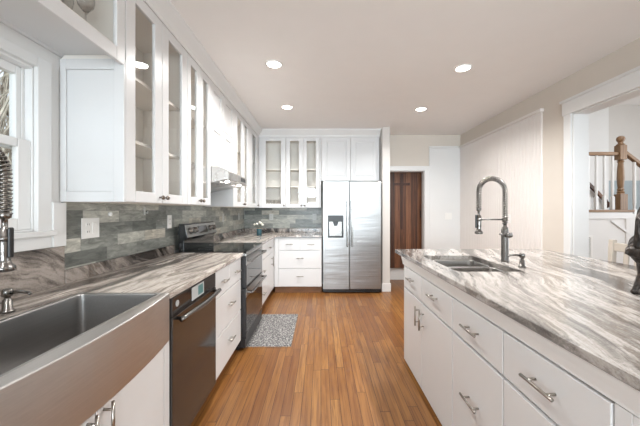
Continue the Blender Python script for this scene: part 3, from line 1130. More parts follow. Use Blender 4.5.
# range hood
r = thing('range_hood', 'stainless under-cabinet range hood above the cooktop', 'range hood', (-0.87, 2.80, 1.50), L90, world=False)
Wd = 0.70
b = MB().prism([(0.0, 0.095), (0.0, 0.168), (0.012, 0.180), (0.10, 0.215), (0.495, 0.215), (0.495, 0.0), (0.46, 0.0)], 0.0, Wd, 'x')
obj('canopy', b, 'hoodsteel', r, 0.004)
b = MB().prism([(0.09, 0.080), (0.09, 0.072), (0.42, 0.0035), (0.42, 0.012)], 0.04, Wd - 0.04, 'x')
obj('filter', b, 'hoodsteel', r)
for x in (0.14, 0.56):
    b = MB().lathe([(0.022, -0.004), (0.022, 0.004), (0.002, 0.004)], (0, 0, 0), 16)
    bmesh.ops.rotate(b.bm, verts=b.bm.verts, cent=(0, 0, 0), matrix=Matrix.Rotation(-0.244, 3, 'X'))
    bmesh.ops.translate(b.bm, verts=b.bm.verts, vec=(x, 0.055, 0.081))
    obj('lamp', b, 'lamp', r)
obj('switch_panel', MB().box(0.44, 0.62, -0.003, 0.001, 0.115, 0.155), 'black', r, 0.001)

# ------------------------------------------------------------------ wall cabinets, left wall
D = 0.338
Z0, Z1 = 1.345, 2.52
upper('wall_cabinet', 'tall white two-door glass cabinet nearest the window', (XU, 1.572, Z0), L90, 0.724, D, Z0, Z1,
      [(0, 0.362, True, 'R'), (0.362, 0.724, True, 'L')], (1.70, 2.07), end_panel=2.095)
upper('wall_cabinet', 'tall white glass cabinet with two slim doors beside the range hood', (XU, 2.298, Z0), L90, 0.488, D, Z0, Z1,
      [(0, 0.244, True, 'R'), (0.244, 0.488, True, 'L')], (1.70, 2.07), st=0.064)
upper('wall_cabinet', 'white four-door panelled cabinet above the stainless hood', (XU, 2.788, 1.718), L90, 0.726, D, 1.718, Z1,
      [(0, 0.363, False, None, 1.718, 2.14, .07), (0.363, 0.726, False, None, 1.718, 2.14, .07), (0, 0.363, False, None, 2.14, Z1, .07), (0.363, 0.726, False, None, 2.14, Z1, .07)])
upper('wall_cabinet', 'white glass cabinet with two doors just past the range hood', (XU, 3.516, Z0), L90, 0.724, D, Z0, Z1,
      [(0.08, 0.44, True, 'R', Z0, Z1, 0.075), (0.44, 0.724, True, 'L', Z0, Z1, 0.06)], (1.70, 2.07), end_panel=1.72)
upper('wall_cabinet', 'single-door white glass cabinet in the far left corner', (XU, 4.242, Z0), L90, 0.706, D, Z0, Z1,
      [(0.14, 0.60, True, 'R', Z0, Z1, 0.1)], (1.70, 2.07))
# bridge cabinet over the window
r = upper('bridge_cabinet', 'short white glass cabinet bridging over the window', 'x' and (XU, 0.372, 2.06), L90, 1.198, D, 2.13, Z1,
          [(0.0, 0.599, True, None, 2.06, Z1, 0.064), (0.599, 1.198, True, None, 2.06, Z1, 0.064)], (), rail=0.067)
b = MB().prism([(0.028, 0.069), (0.337, 0.069), (0.337, 0.045), (0.330, 0.045), (0.324, 0.058), (0.028, 0.060)], 0.0, 1.196, 'x')
obj('soffit_panel', b, 'cab', r)

# back wall
D2 = YB - YU - 0.002
upper('wall_cabinet', 'single-door white glass cabinet at the left end of the back wall', (-1.028, YU, Z0), 0, 0.443, D2, Z0, Z1,
      [(0.03, 0.443, True, 'R', Z0, Z1, 0.08)], (1.70, 1.99))
upper('wall_cabinet', 'white two-door glass cabinet next to the refrigerator on the back wall', (-0.583, YU, Z0), 0, 0.583, D2, Z0, Z1,
      [(0, 0.285, True, 'R', Z0, Z1, 0.068), (0.285, 0.56, True, 'L', Z0, Z1, 0.06)], (1.70, 1.99))
upper('wall_cabinet', 'white panelled two-door cabinet above the refrigerator', (0.002, YU, 1.79), 0, 0.972, D2, 1.79, Z1,
      [(0.01, 0.49, False, None, 1.79, Z1, 0.07), (0.49, 0.968, False, None, 1.79, Z1, 0.07)])

# ------------------------------------------------------------------ refrigerator
r = thing('refrigerator', 'stainless side-by-side refrigerator with water dispenser', 'refrigerator', (0.03, 4.66, 0), 0, world=False)
Wd = 0.917
obj('body', MB().box(0.0, Wd, 0.075, 0.60, 0.02, 1.745), 'darkmetal', r, 0.004)
obj('bottom_grille', MB().box(0.005, Wd - 0.005, 0.03, 0.075, 0.012, 0.065), 'black', r, 0.003)
obj('hinge_cover', MB().box(0.03, Wd - 0.03, 0.05, 0.14, 1.745, 1.762), 'black', r, 0.003)
for x in (0.08, Wd - 0.08):
    obj('foot', MB().lathe([(0.02, 0), (0.02, 0.02)], (x, 0.1, 0), 12).lathe([(0.02, 0), (0.02, 0.02)], (x, 0.54, 0), 12), 'black', r)
xg = 0.413
DSP = (0.078, 0.322, 0.875, 1.225)
x0, x1, z0, z1 = DSP
b = MB()
b.box(0.002, x0, 0, 0.07, 0.07, 1.755).box(x1, xg - 0.004, 0, 0.07, 0.07, 1.755).box(x0, x1, 0, 0.07, 0.07, z0).box(x0, x1, 0, 0.07, z1, 1.755)
b.box(x0, x1, 0.055, 0.07, z0, z1)
ld = obj('freezer_door', b, 'fridgedoor', r)
rd = obj('fridge_door', MB().box(xg + 0.004, Wd - 0.002, 0, 0.07, 0.07, 1.755), 'fridgedoor', r, 0.006)
for dd, hx in ((ld, xg - 0.034), (rd, xg + 0.036)):
    b = MB().box(hx - 0.013, hx + 0.013, -0.058, -0.034, 0.735, 1.455)
    for z in (0.76, 1.43):
        b.box(hx - 0.011, hx + 0.011, -0.040, 0.002, z - 0.018, z + 0.018)
    obj('handle', b, 'chrome', dd, 0.005)
b = MB()
b.box(x0, x1, -0.004, 0.054, z1 - 0.10, z1).box(x0, x0 + 0.022, -0.004, 0.054, z0, z1 - 0.10).box(x1 - 0.022, x1, -0.004, 0.054, z0, z1 - 0.10)
b.box(x0 + 0.022, x1 - 0.022, -0.004, 0.054, z0, z0 + 0.022)
dp = obj('dispenser', b, 'black', ld, 0.003)
obj('dispenser_recess', MB().box(x0 + 0.022, x1 - 0.022, 0.046, 0.0545, z0 + 0.022, z1 - 0.10), 'chrome', ld)
obj('dispenser_nozzle', MB().prism([(0.155, z1 - 0.10), (0.245, z1 - 0.10), (0.225, z1 - 0.165), (0.175, z1 - 0.165)], 0.008, 0.044, 'y'), 'black', ld)

# ------------------------------------------------------------------ island
XI = 0.715
YI = 2.560
DI = 0.95


def island_body(r, W, z1=0.83):
    obj('body', MB().box(0, W, 0.021, DI, 0.022, z1 + 0.065), 'cab', r)
    obj('plinth', MB().box(0.0, W, 0.030, DI - 0.02, 0.0, 0.022), 'toe', r)


r = thing('island_cabinet', 'white island cabinet with two doors below the double sink', 'cabinet', (XI, YI, 0), R90, world=False)
W1 = YI - 1.622
obj('body', MB().box(0, 0.018, 0.021, DI, 0.022, 0.898).box(W1 - 0.018, W1, 0.021, DI, 0.022, 0.898).box(0.018, W1 - 0.018, 0.021, DI, 0.022, 0.04)
    .box(0.018, W1 - 0.018, DI - 0.018, DI, 0.04, 0.898).box(0.018, W1 - 0.018, 0.021, 0.035, 0.04, 0.898), 'cab', r)
obj('plinth', MB().box(0.0, W1, 0.030, DI - 0.02, 0.0, 0.022), 'toe', r)
m = 0.30
m = W1 / 2 - 0.03
for i, (a, c) in enumerate(((0.002, m), (m, W1))):
    d = slab_front(r, 'false_drawer', a, c, 0.650, 0.826)
    handle_bar(d, (a + c) / 2, 0.755, 0.13)
    d = slab_front(r, 'door', a, c, 0.026, 0.640)
    handle_bar(d, m + (-0.045 if i == 0 else 0.045), 0.535, 0.14, True)
for name, lab, ya, yb, fill in (('island_cabinet', 'white island cabinet with one drawer over a deep pull-out, in the middle', 1.620, 1.172, 0),
                                ('island_cabinet', 'white island cabinet with a wide drawer at the near end', 1.170, 0.688, 0.045)):
    r = thing(name, lab, 'cabinet', (XI, ya, 0), R90, world=False)
    W1 = ya - yb
    island_body(r, W1)
    d = slab_front(r, 'drawer', 0, W1 - fill, 0.650, 0.826)
    handle_bar(d, (W1 - fill) / 2, 0.738, 0.14)
    d = slab_front(r, 'pull_out', 0, W1 - fill, 0.026, 0.640)
    handle_bar(d, (W1 - fill) / 2, 0.40, 0.14)
    if fill:
        obj('filler_strip', MB().box(W1 - fill + 0.002, W1, 0.004, 0.02, 0.026, 0.83), 'cab', r, 0.002)
        b = MB()
        f = 0.07
        b.box(W1, W1 + 0.018, 0.004, f, 0.022, 0.83).box(W1, W1 + 0.018, DI - f, DI, 0.022, 0.83)
        b.box(W1, W1 + 0.018, f, DI - f, 0.022, 0.022 + f).box(W1, W1 + 0.018, f, DI - f, 0.83 - f, 0.83).box(W1, W1 + 0.006, f, DI - f, 0.09, 0.77)
        obj('end_panel', b, 'cab', r, 0.003)

IZ0, IZ1 = 0.902, 0.935
IX0, IX1, IY0, IY1 = 0.697, 2.08, 0.42, 2.825
HX0, HX1, HY0, HY1 = 0.815, 1.215, 1.778, 2.415
r = thing('worktop', 'long grey and white veined stone island worktop', 'worktop', (1.4, 1.6, IZ0))


def hole_slab(o0, o1, hx0, hx1, hy0, hy1, z0, z1, rr=0.03):
    """slab with a round-cornered hole: rings of matching counts"""
    b = MB()
    k = 5
    inner, outer = [], []
    cs = [(hx1 - rr, hy1 - rr, 0, (o1[0], o1[1])), (hx0 + rr, hy1 - rr, 90, (o0[0], o1[1])),
          (hx0 + rr, hy0 + rr, 180, (o0[0], o0[1])), (hx1 - rr, hy0 + rr, 270, (o1[0], o0[1]))]
    rnd_ = 0.02
    oc = [(o1[0] - rnd_, o1[1] - rnd_), (o0[0] + rnd_, o1[1] - rnd_), (o0[0] + rnd_, o0[1] + rnd_), (o1[0] - rnd_, o0[1] + rnd_)]
    for (cx, cy, a0, _), (ox, oy) in zip(cs, oc):
        for i in range(k + 1):
            a = math.radians(a0 + 90 * i / k)
            inner.append((cx + rr * math.cos(a), cy + rr * math.sin(a)))
            outer.append((ox + rnd_ * math.cos(a), oy + rnd_ * math.sin(a)))
    e = 0.004
    sh = lambda pts, s: [((p[0] - (o0[0] + o1[0]) / 2) * s[0] + (o0[0] + o1[0]) / 2, (p[1] - (o0[1] + o1[1]) / 2) * s[1] + (o0[1] + o1[1]) / 2) for p in pts]
    s = (1 - 2 * e / (o1[0] - o0[0]), 1 - 2 * e / (o1[1] - o0[1]))
    oi = sh(outer, s)
    L = lambda pts, z: [(p[0], p[1], z) for p in pts]
    b.loops([L(inner, z0), L(inner, z1), L(oi, z1), L(outer, z1 - e), L(outer, z0 + e), L(oi, z0), L(inner, z0)], False, False)
    return b


obj('slab', hole_slab((IX0, IY0), (IX1, IY1), HX0, HX1, HY0, HY1, IZ0, IZ1), 'granite', r)
prof = [(0.0, 0.834), (0.0, 0.842), (-0.002, 0.852), (-0.005, 0.868), (-0.009, 0.885), (-0.012, 0.9015), (0.02, 0.9015), (0.02, 0.834)]
b = MB()
fx, fy0, fy1, bx = XI, 0.668, 2.61, XI + DI
rings = []
for d, z in prof:
    rings.append([(fx + d, fy1 - d, z), (fx + d, fy0 + d, z), (bx - d, fy0 + d, z), (bx - d, fy1 - d, z)])
rings.append(rings[0])
# frame-like moulding: ring of the profile around the base
b.loops([[rg[i] for rg in rings[:-1]] for i in (0, 1, 2, 3, 0)], False, False)
obj('moulding', b, 'trim', r)
obj('support_panel', MB().box(XI + 0.004, XI + DI, YI + 0.002, YI + 0.02, 0.022, 0.9015), 'cab', r)

# double bowl island sink, undermount
r = thing('island_sink', 'double-bowl stainless sink sunk into the island worktop', 'sink', (1.0, 2.12, 0.72))
yd = 2.11
b = MB()
b.loops([rrect(HX0 - 0.02, HX1 + 0.02, HY0 - 0.02, yd + 0.0, 0.02, 0.9005), rrect(HX0 + 0.001, HX1 - 0.001, HY0 + 0.001, yd - 0.012, 0.028, 0.9005),
         rrect(HX0 + 0.004, HX1 - 0.004, HY0 + 0.004, yd - 0.014, 0.03, 0.893), rrect(HX0 + 0.01, HX1 - 0.01, HY0 + 0.01, yd - 0.02, 0.035, 0.74),
         rrect(HX0 + 0.03, HX1 - 0.03, HY0 + 0.03, yd - 0.04, 0.03, 0.73)], False, True)
bowl = obj('bowl', b, 'bowlsteel', r, smooth=False)
b = MB()
b.loops([rrect(HX0 - 0.02, HX1 + 0.02, yd + 0.0005, HY1 + 0.02, 0.02, 0.9005), rrect(HX0 + 0.001, HX1 - 0.001, yd + 0.012, HY1 - 0.001, 0.028, 0.9005),
         rrect(HX0 + 0.004, HX1 - 0.004, yd + 0.014, HY1 - 0.004, 0.03, 0.893), rrect(HX0 + 0.01, HX1 - 0.01, yd + 0.02, HY1 - 0.01, 0.035, 0.71),
         rrect(HX0 + 0.03, HX1 - 0.03, yd + 0.04, HY1 - 0.03, 0.03, 0.70)], False, True)
bowl2 = obj('bowl', b, 'bowlsteel', r, smooth=False)
obj('drain', MB().lathe([(0.04, 0.7305), (0.04, 0.733), (0.028, 0.733), (0.002, 0.7315)], (1.015, 1.92, 0), 20), 'chrome', bowl)
obj('drain', MB().lathe([(0.045, 0.7005), (0.045, 0.703), (0.03, 0.703), (0.002, 0.7015)], (1.015, 2.22, 0), 20), 'chrome', bowl2)

spring_faucet('tall steel spring faucet standing on the island', (1.315, 2.13, IZ1), 0.0)
soap_pump('steel soap dispenser beside the tall island faucet', (1.30, 1.925, IZ1), 0.0)

# ------------------------------------------------------------------ ceiling downlights
spots = [(-0.43, 2.726, 'ceiling downlight nearest the glass cabinets, closer of two on the left'),
         (-0.44, 3.858, 'ceiling downlight above the rug end of the aisle, farther of two on the left'),
         (1.335, 2.80, 'ceiling downlight above the island sink, closer of two on the right'),
         (1.32, 3.934, 'ceiling downlight near the wooden door, farther of two on the right'),
         (1.335, 1.67, 'added downlight out of view above the middle of the island'),  # this and the next two are unseen, added to light the near room
         (-0.43, -0.67, 'added downlight out of view behind the viewer on the left'),
         (1.33, -0.6, 'added downlight out of view behind the viewer on the right')]
for x, y, lab in spots:
    r = thing('downlight', lab, 'ceiling light', (x, y, HC), 0, 'recessed ceiling downlights')
    obj('trim_ring', MB().lathe([(0.078, HC), (0.078, HC - 0.006), (0.066, HC - 0.010), (0.062, HC - 0.004), (0.062, HC)], (x, y, 0), 28), 'plate', r, smooth=True)
    obj('lens', MB().lathe([(0.0615, HC - 0.0005), (0.0615, HC - 0.004), (0.03, HC - 0.0055), (0.002, HC - 0.006)], (x, y, 0), 28), 'lamp', r, smooth=True)
    ld_ = bpy.data.lights.new('downlight_lamp', 'AREA')
    ld_.shape = 'DISK'
    ld_.size = 0.11
    ld_.energy = CAN_W
    ld_.spread = math.radians(148)      # the recessed can cuts the beam off
    ld_.color = (1.0, 0.985, 0.965)
    lo = bpy.data.objects.new('downlight_lamp', ld_)
    COL.objects.link(lo)
    lo.parent = r
    lo.location = (0, 0, -0.014)

# ------------------------------------------------------------------ rug
b = MB()
b.box(-0.735, -0.285, 2.845, 3.71, 0.001, 0.010)
r = thing('rug', 'small grey and white woven rug in front of the range', 'rug', (-0.51, 3.28, 0))
pile = obj('pile', b, 'rug', r, 0.003)
b = MB()
rnd = random.Random(3)
for yy in (2.845, 3.71):
    s = -1 if yy < 3 else 1
    x = -0.73
    while x < -0.288:
        b.tube([(x, yy - s * 0.004, 0.006), (x + rnd.uniform(-.004, .004), yy + s * 0.014, 0.003)], 0.0022, 4)
        x += 0.011
obj('fringe', b, plain('rug_fringe', srgb(176, 172, 166), 0.95, var=0.2, scale=60), r)

# ------------------------------------------------------------------ wooden plank door with cross in the hall
r = bpy.data.objects.new('door_1', None)
COL.objects.link(r)
r['kind'] = 'structure'
r['label'] = 'dark wooden plank door with a raised cross beyond the doorway'
obj('door_leaf', MB().box(1.10, 1.93, 5.545, 5.590, 0.228, 2.12), 'darkwood', r, 0.003)
cx = 1.50
b = MB().box(cx - 0.022, cx + 0.022, 5.532, 5.545, 0.95, 1.99)
b.box(cx - 0.15, cx - 0.022, 5.532, 5.545, 1.765, 1.815).box(cx + 0.022, cx + 0.15, 5.532, 5.545, 1.765, 1.815)
obj('cross', b, 'crosswood', r, 0.003, label='darker raised wooden cross')
b = MB().box(1.835, 1.855, 5.515, 5.522, 1.17, 1.30).box(1.84, 1.85, 5.522, 5.545, 1.175, 1.19).box(1.84, 1.85, 5.522, 5.545, 1.28, 1.295)
obj('door_handle', b, 'black', r, 0.002)


# ------------------------------------------------------------------ plates, sockets
def wall_plate(name, label, cat, loc, rz, W=0.072, H=0.116, kind='socket', mat='plate'):
    r = thing(name, label, cat, loc, rz, world=False)
    p = obj('cover_plate', MB().box(-W / 2, W / 2, -0.006, -0.0005, -H / 2, H / 2), mat, r, 0.002)
    n = 2 if W > 0.1 else 1
    for i in range(n):
        cx = (i - (n - 1) / 2) * 0.046
        if kind == 'socket' or (kind == 'both' and i == 0):
            for s in (-1, 1):
                q = obj('socket', MB().box(cx - 0.016, cx + 0.016, -0.008, -0.006, s * 0.021 - 0.014, s * 0.021 + 0.014), mat, r, 0.001)
                obj('slot', MB().box(cx - 0.008, cx - 0.005, -0.0085, -0.008, s * 0.021 - 0.004, s * 0.021 + 0.006)
                    .box(cx + 0.005, cx + 0.008, -0.0085, -0.008, s * 0.021 - 0.004, s * 0.021 + 0.006), 'slot', q)
        else:
            obj('rocker', MB().box(cx - 0.016, cx + 0.016, -0.010, -0.006, -0.033, 0.033), mat, r, 0.002)
    return r


tx = XW + 0.012
wall_plate('switch_plate', 'wide white switch plate on the slate tiles beside the window', 'switch', (tx, 1.752, 1.197), L90, 0.134, 0.118, 'both')
wall_plate('outlet', 'white outlet on the slate tiles just before the range', 'outlet', (tx, 2.665, 1.20), L90, 0.07, 0.116)
wall_plate('outlet', 'pale outlet on the left wall tiles just past the range', 'outlet', (tx, 4.13, 1.20), L90, 0.07, 0.116, mat='plategrey')
wall_plate('outlet', 'pale outlet on the left wall tiles close to the far corner', 'outlet', (tx, 4.92, 1.20), L90, 0.07, 0.116, mat='plategrey')
wall_plate('outlet', 'pale outlet on the back wall tiles above the flower vase', 'outlet', (-0.878, YB - 0.012, 1.185), 0, 0.07, 0.112, mat='plategrey')
wall_plate('outlet', 'pale outlet on the back wall tiles beside the refrigerator', 'outlet', (-0.115, YB - 0.012, 1.185), 0, 0.07, 0.112, mat='plategrey')
wall_plate('switch_plate', 'white double switch on the tall white panel right of the wooden door', 'switch', (2.25, YB - 0.014, 1.20), 0, 0.12, 0.116, 'switch')
wall_plate('outlet', 'white outlet on the beadboard wall behind the island faucet', 'outlet', (XR - 0.0145, 3.89, 1.19), R90, 0.07, 0.116)
r = thing('round_cover', 'small round white cover on the tiles above the wide switch plate', 'cover', (tx, 1.915, 1.277), L90, world=False)
obj('disc', MB().lathe([(0.014, -0.0005), (0.014, -0.008), (0.010, -0.011), (0.001, -0.012)], n=18, axis='y'), 'plate', r, smooth=True)
r = thing('tile_hook', 'tiny pale hook on the tiles below the slim glass cabinet', 'hook', (tx, 2.29, 1.30), L90, world=False)
obj('hook_plate', MB().box(-0.009, 0.009, -0.006, -0.0005, -0.035, 0.03), 'plategrey', r, 0.002)
obj('hook_arm', MB().tube([(0, -0.006, -0.015), (0, -0.025, -0.022), (0, -0.028, -0.005)], 0.004, 8), 'plategrey', r, smooth=True)

# ------------------------------------------------------------------ vase of white flowers
vx, vy, vz = -0.955, 4.60, 0.912
r = thing('vase', 'dark teal glass vase in the far corner of the counter', 'vase', (vx, vy, vz))
b = MB().lathe([(0.034, 0), (0.040, 0.004), (0.040, 0.105), (0.030, 0.118), (0.033, 0.126), (0.029, 0.126), (0.027, 0.118), (0.035, 0.10), (0.035, 0.012), (0.002, 0.011)], (vx, vy, vz), 20)
obj('glass_body', b, 'teal', r, smooth=True)
obj('neck_twine', MB().lathe([(0.0335, 0.109), (0.036, 0.112), (0.035, 0.118), (0.0315, 0.1185)], (vx, vy, vz), 18), plain('twine', srgb(176, 150, 116), 0.9), r)
fl = [(-0.070, -0.01, 0.165, 0.030), (0.055, -0.02, 0.160, 0.036), (0.005, 0.02, 0.195, 0.034), (0.03, -0.045, 0.185, 0.033), (-0.025, -0.04, 0.175, 0.03)]
for i, (dx, dy, dz, fr) in enumerate(fl):
    f = thing('white_flower', 'cream white flower in the teal vase in the far corner', 'flower', (vx, vy, vz), 0, 'white flowers in the teal vase')
    obj('stem', MB().tube([(vx + dx * .15, vy + dy * .15, vz + 0.02), (vx + dx * .25, vy + dy * .25, vz + 0.12), (vx + dx, vy + dy, vz + dz - fr * .5)], 0.0022, 5), 'stemgreen', f)
    b = MB()
    rnd = random.Random(i)
    for k in range(14):
        a = k * 2.4
        e = 0.2 + k / 14 * 1.2
        d = Vector((math.cos(a) * math.cos(e), math.sin(a) * math.cos(e), math.sin(e)))
        c = Vector((vx + dx, vy + dy, vz + dz)) + d * fr * 0.4
        s = Vector((-math.sin(a), math.cos(a), 0))
        u = d.cross(s)
        ring = []
        for j in range(8):
            t = 2 * PI * j / 8
            ring.append(c + s * math.cos(t) * fr * .42 + (d * 0.75 + u * .5) * math.sin(t) * fr * .55)
        vs = [b.bm.verts.new(p) for p in ring]
        top = b.bm.verts.new(c + d * 0.006)
        bot = b.bm.verts.new(c - d * 0.004)
        for j in range(8):
            b.bm.faces.new((vs[j], vs[(j + 1) % 8], top))
            b.bm.faces.new((vs[(j + 1) % 8], vs[j], bot))
    obj('bloom', b, 'petal', f, smooth=True)

# ------------------------------------------------------------------ glassware behind the cabinet glass
r0 = None
wine = [(0.030, 0.0), (0.031, 0.002), (0.006, 0.006), (0.004, 0.012), (0.004, 0.105), (0.014, 0.115), (0.032, 0.14), (0.037, 0.165), (0.034, 0.20), (0.031, 0.215),
        (0.030, 0.215), (0.033, 0.20), (0.0355, 0.165), (0.031, 0.142), (0.012, 0.118), (0.001, 0.116)]
for i, (x, y, lab) in enumerate([(-1.14, 1.445, 'wine glass nearest the corner in the bridge cabinet over the window'),
                                 (-1.16, 1.34, 'second wine glass from the corner in the bridge cabinet'),
                                 (-1.24, 1.44, 'wine glass at the back corner of the bridge cabinet')]):
    if r0 is None:
        r0 = thing('wine_glass', lab, 'glass', (x, y, 2.1485), 0, 'stemware in the bridge cabinet', world=False)
        obj('bowl_and_stem', MB().lathe(wine, n=20), 'stemglass', r0, smooth=True)
        rim = obj('foot', MB().lathe([(0.031, 0.0001), (0.032, 0.0015), (0.030, 0.003), (0.028, 0.0015)], n=20), 'stemglass', r0, smooth=True)
    else:
        dup(r0, (x, y, 2.1485), lab)
r0 = None
tum = [(0.028, 0), (0.030, 0.003), (0.035, 0.12), (0.033, 0.12), (0.028, 0.008), (0.001, 0.008)]
for i, (x, y) in enumerate([(-0.90, 5.08), (-0.83, 5.10), (-0.77, 5.07), (-0.70, 5.09)]):
    lab = ['first drinking glass from the left on the bottom shelf of the back corner cabinet', 'second drinking glass from the left in the back corner cabinet',
           'third drinking glass from the left in the back corner cabinet', 'rightmost drinking glass in the back corner cabinet'][i]
    if r0 is None:
        r0 = obj('drinking_glass', MB().lathe(tum, n=16), 'stemglass', None, smooth=True)
        r0.location = (x, y, 1.3635)
        tag(r0, lab, 'glass', 'drinking glasses in the back cabinet')
    else:
        c = r0.copy()
        COL.objects.link(c)
        c.location = (x, y, 1.3635)
        c['label'] = lab

# ------------------------------------------------------------------ dark bird figurine on the island
bx0, by0 = 1.50, 1.335
r = thing('bird_figurine', 'dark textured bird figurine standing on the island, cut off by the frame', 'figurine', (bx0, by0, IZ1))


def skin(name, pts, edges, radii, mat, parent, sub=2):
    off = WORLD_OFF.get(climb(parent).name, Vector((0, 0, 0)))
    me = bpy.data.meshes.new(name)
    me.from_pydata([tuple(Vector(p) - off) for p in pts], edges, [])
    o = bpy.data.objects.new(name, me)
    COL.objects.link(o)
    o.parent = parent
    m = o.modifiers.new('skin', 'SKIN')
    m.use_smooth_shade = True
    sv = me.skin_vertices[0].data if me.skin_vertices else None
    if sv is None:
        me.attributes  # layer is made by the modifier below
    return o, me


def blob(pts, radii, flat=1.0, n=14, sub=6):
    """smooth tapering body through key points; flat squeezes it across y"""
    P = [Vector(p) for p in pts]
    out, rr = [], []
    for i in range(len(P) - 1):
        p0, p1, p2, p3 = P[max(i - 1, 0)], P[i], P[i + 1], P[min(i + 2, len(P) - 1)]
        for k in range(sub):
            t = k / sub
            out.append(0.5 * ((2 * p1) + (p2 - p0) * t + (2 * p0 - 5 * p1 + 4 * p2 - p3) * t * t + (3 * p1 - p0 - 3 * p2 + p3) * t ** 3))
            s = t * t * (3 - 2 * t)
            rr.append(radii[i] * (1 - s) + radii[i + 1] * s)
    out.append(P[-1])
    rr.append(radii[-1])
    b = MB().tube([tuple(p) for p in out], rr, n)
    yc = sum(p.y for p in P) / len(P)
    for v in b.bm.verts:
        v.co.y = yc + (v.co.y - yc) * flat
    return b


Y = by0
b = blob([(1.364, Y, 1.108), (1.395, Y, 1.118), (1.45, Y, 1.125), (1.53, Y, 1.12), (1.60, Y, 1.135), (1.645, Y, 1.20), (1.655, Y, 1.27), (1.665, Y, 1.325), (1.69, Y, 1.345), (1.705, Y, 1.342)],
         [0.004, 0.028, 0.078, 0.095, 0.085, 0.055, 0.038, 0.033, 0.027, 0.006], 0.85)
body = obj('body', b, 'bird', r, smooth=True)
for k, (tx_, tz_, tt) in enumerate(((1.432, 1.30, .9), (1.45, 1.34, 1), (1.475, 1.37, 1), (1.51, 1.385, .9))):
    base = (1.438 + k * 0.012, Y + (k - 1.5) * 0.008, 1.14)
    midp = (0.5 * (base[0] + tx_) - 0.004, Y + (k - 1.5) * 0.014, 0.5 * (base[2] + tz_) + 0.012)
    b = blob([base, midp, (tx_, Y + (k - 1.5) * 0.02, tz_)], [0.052, 0.042, 0.006], 0.5, 10)
    obj('tail_plume', b, 'bird', r, smooth=True)
for s in (-1, 1):
    b = blob([(1.59, Y + s * 0.07, 1.155), (1.53, Y + s * 0.088, 1.13), (1.475, Y + s * 0.07, 1.11), (1.445, Y + s * 0.05, 1.105)], [0.03, 0.05, 0.036, 0.005], 1.0, 10)
    for v in b.bm.verts:
        v.co.y = Y + s * 0.07 + (v.co.y - Y - s * 0.07) * 0.35
    obj('wing', b, 'bird', r, smooth=True)
for s, x0_ in ((-1, 1.425), (1, 1.53)):
    b = blob([(x0_, Y + s * 0.03, 1.06), (x0_ - 0.02, Y + s * 0.03, 1.01), (x0_ - 0.05, Y + s * 0.032, 0.955), (x0_ - 0.065, Y + s * 0.034, 0.943)], [0.032, 0.016, 0.011, 0.009], 1.0, 8, 4)
    for t in (-0.5, 0.0, 0.5):
        b.tube([(x0_ - 0.06, Y + s * 0.033, 0.942), (x0_ - 0.06 + 0.05 * math.cos(t), Y + s * 0.033 + 0.05 * math.sin(t), 0.940)], [0.007, 0.003], 6)
    obj('leg', b, 'bird', r, smooth=True)
b = blob([(1.655, Y, 1.35), (1.66, Y, 1.375), (1.68, Y, 1.372), (1.695, Y, 1.357)], [0.004, 0.012, 0.011, 0.003], 0.5, 8, 4)
obj('comb', b, 'bird', r, smooth=True)
obj('beak', MB().lathe([(0.008, 1.70), (0.0015, 1.722)], (0, Y, 1.340), 8, 'x'), 'bird', r)

# ------------------------------------------------------------------ bar stool at the island's far side
r = thing('bar_stool', 'whitewashed wooden slat-back stool behind the island', 'stool', (2.02, 2.07, 0), 0, world=False)
sw = 0.19
obj('seat', MB().box(-0.20, 0.17, -sw, sw, 0.60, 0.64), 'stool', r, 0.012)
for s in (-1, 1):
    obj('leg', MB().bar((-0.17, s * 0.16, 0.60), (-0.20, s * 0.185, 0.0), 0.036, 0.036), 'stool', r, 0.004)
    b = MB().bar((0.16, s * 0.165, 0.62), (0.19, s * 0.185, 0.0), 0.036, 0.036)
    b.bar((0.155, s * 0.175, 0.60), (0.182, s * 0.178, 1.08), 0.034, 0.036)
    obj('back_leg', b, 'stool', r, 0.004)
obj('top_rail', MB().bar((0.181, -0.161, 1.028), (0.181, 0.161, 1.028), 0.022, 0.062), 'stool', r, 0.004)
obj('lower_rail', MB().bar((0.164, -0.161, 0.74), (0.164, 0.161, 0.74), 0.02, 0.04), 'stool', r, 0.003)
for yy in (-0.075, 0.0, 0.075):
    obj('slat', MB().bar((0.165, yy, 0.76), (0.181, yy, 0.998), 0.012, 0.034), 'stool', r, 0.002)
for s in (-1, 1):
    obj('side_stretcher', MB().bar((-0.185, s * 0.176, 0.25), (0.177, s * 0.178, 0.25), 0.02, 0.028), 'stool', r, 0.002)
obj('foot_rail', MB().bar((-0.182, -0.17, 0.18), (-0.182, 0.17, 0.18), 0.024, 0.032), 'stool', r, 0.002)

# ------------------------------------------------------------------ stair hall beyond the opening
LY = 4.54
LX0, LX1, LZ = 2.62, 4.74, 1.305
struct('wall_landing', MB().box(LX0, LX1, LY, LY + 0.08, 0, LZ - 0.03).box(LX1 - 0.08, LX1, LY + 0.08, 5.58, 0, LZ - 0.03), 'wallwhite')
struct('floor_landing', MB().box(LX0, LX1, LY, 5.6, LZ - 0.03, LZ), 'oakx')
b = MB().box(LX0, LX1 + 0.02, LY - 0.022, LY, LZ - 0.032, LZ + 0.008)
struct('trim_6', b, 'oakx', bevel=0.006)
b = MB().box(LX0, LX1, LY - 0.014, LY, LZ - 0.13, LZ - 0.033)
b.box(LX0, 4.5, LY - 0.008, LY, LZ - 0.145, LZ - 0.13)
struct('trim_7', b, 'trim', bevel=0.003)
struct('wall_stair_far', MB().box(LX0, 7.0, 5.6, 5.72, 0, 3.28), 'greywall')
struct('wall_stair_right', MB().box(6.88, 7.0, 0.0, 5.6, 0, 0.8).box(6.88, 7.0, 4.6, 5.6, 0.8, 3.28), 'greywall')  # unseen wall, left open above to let light in
struct('wall_stair_inner', MB().box(LX0, 5.33, 5.52, 5.60, LZ, 3.28), 'wallwhite')
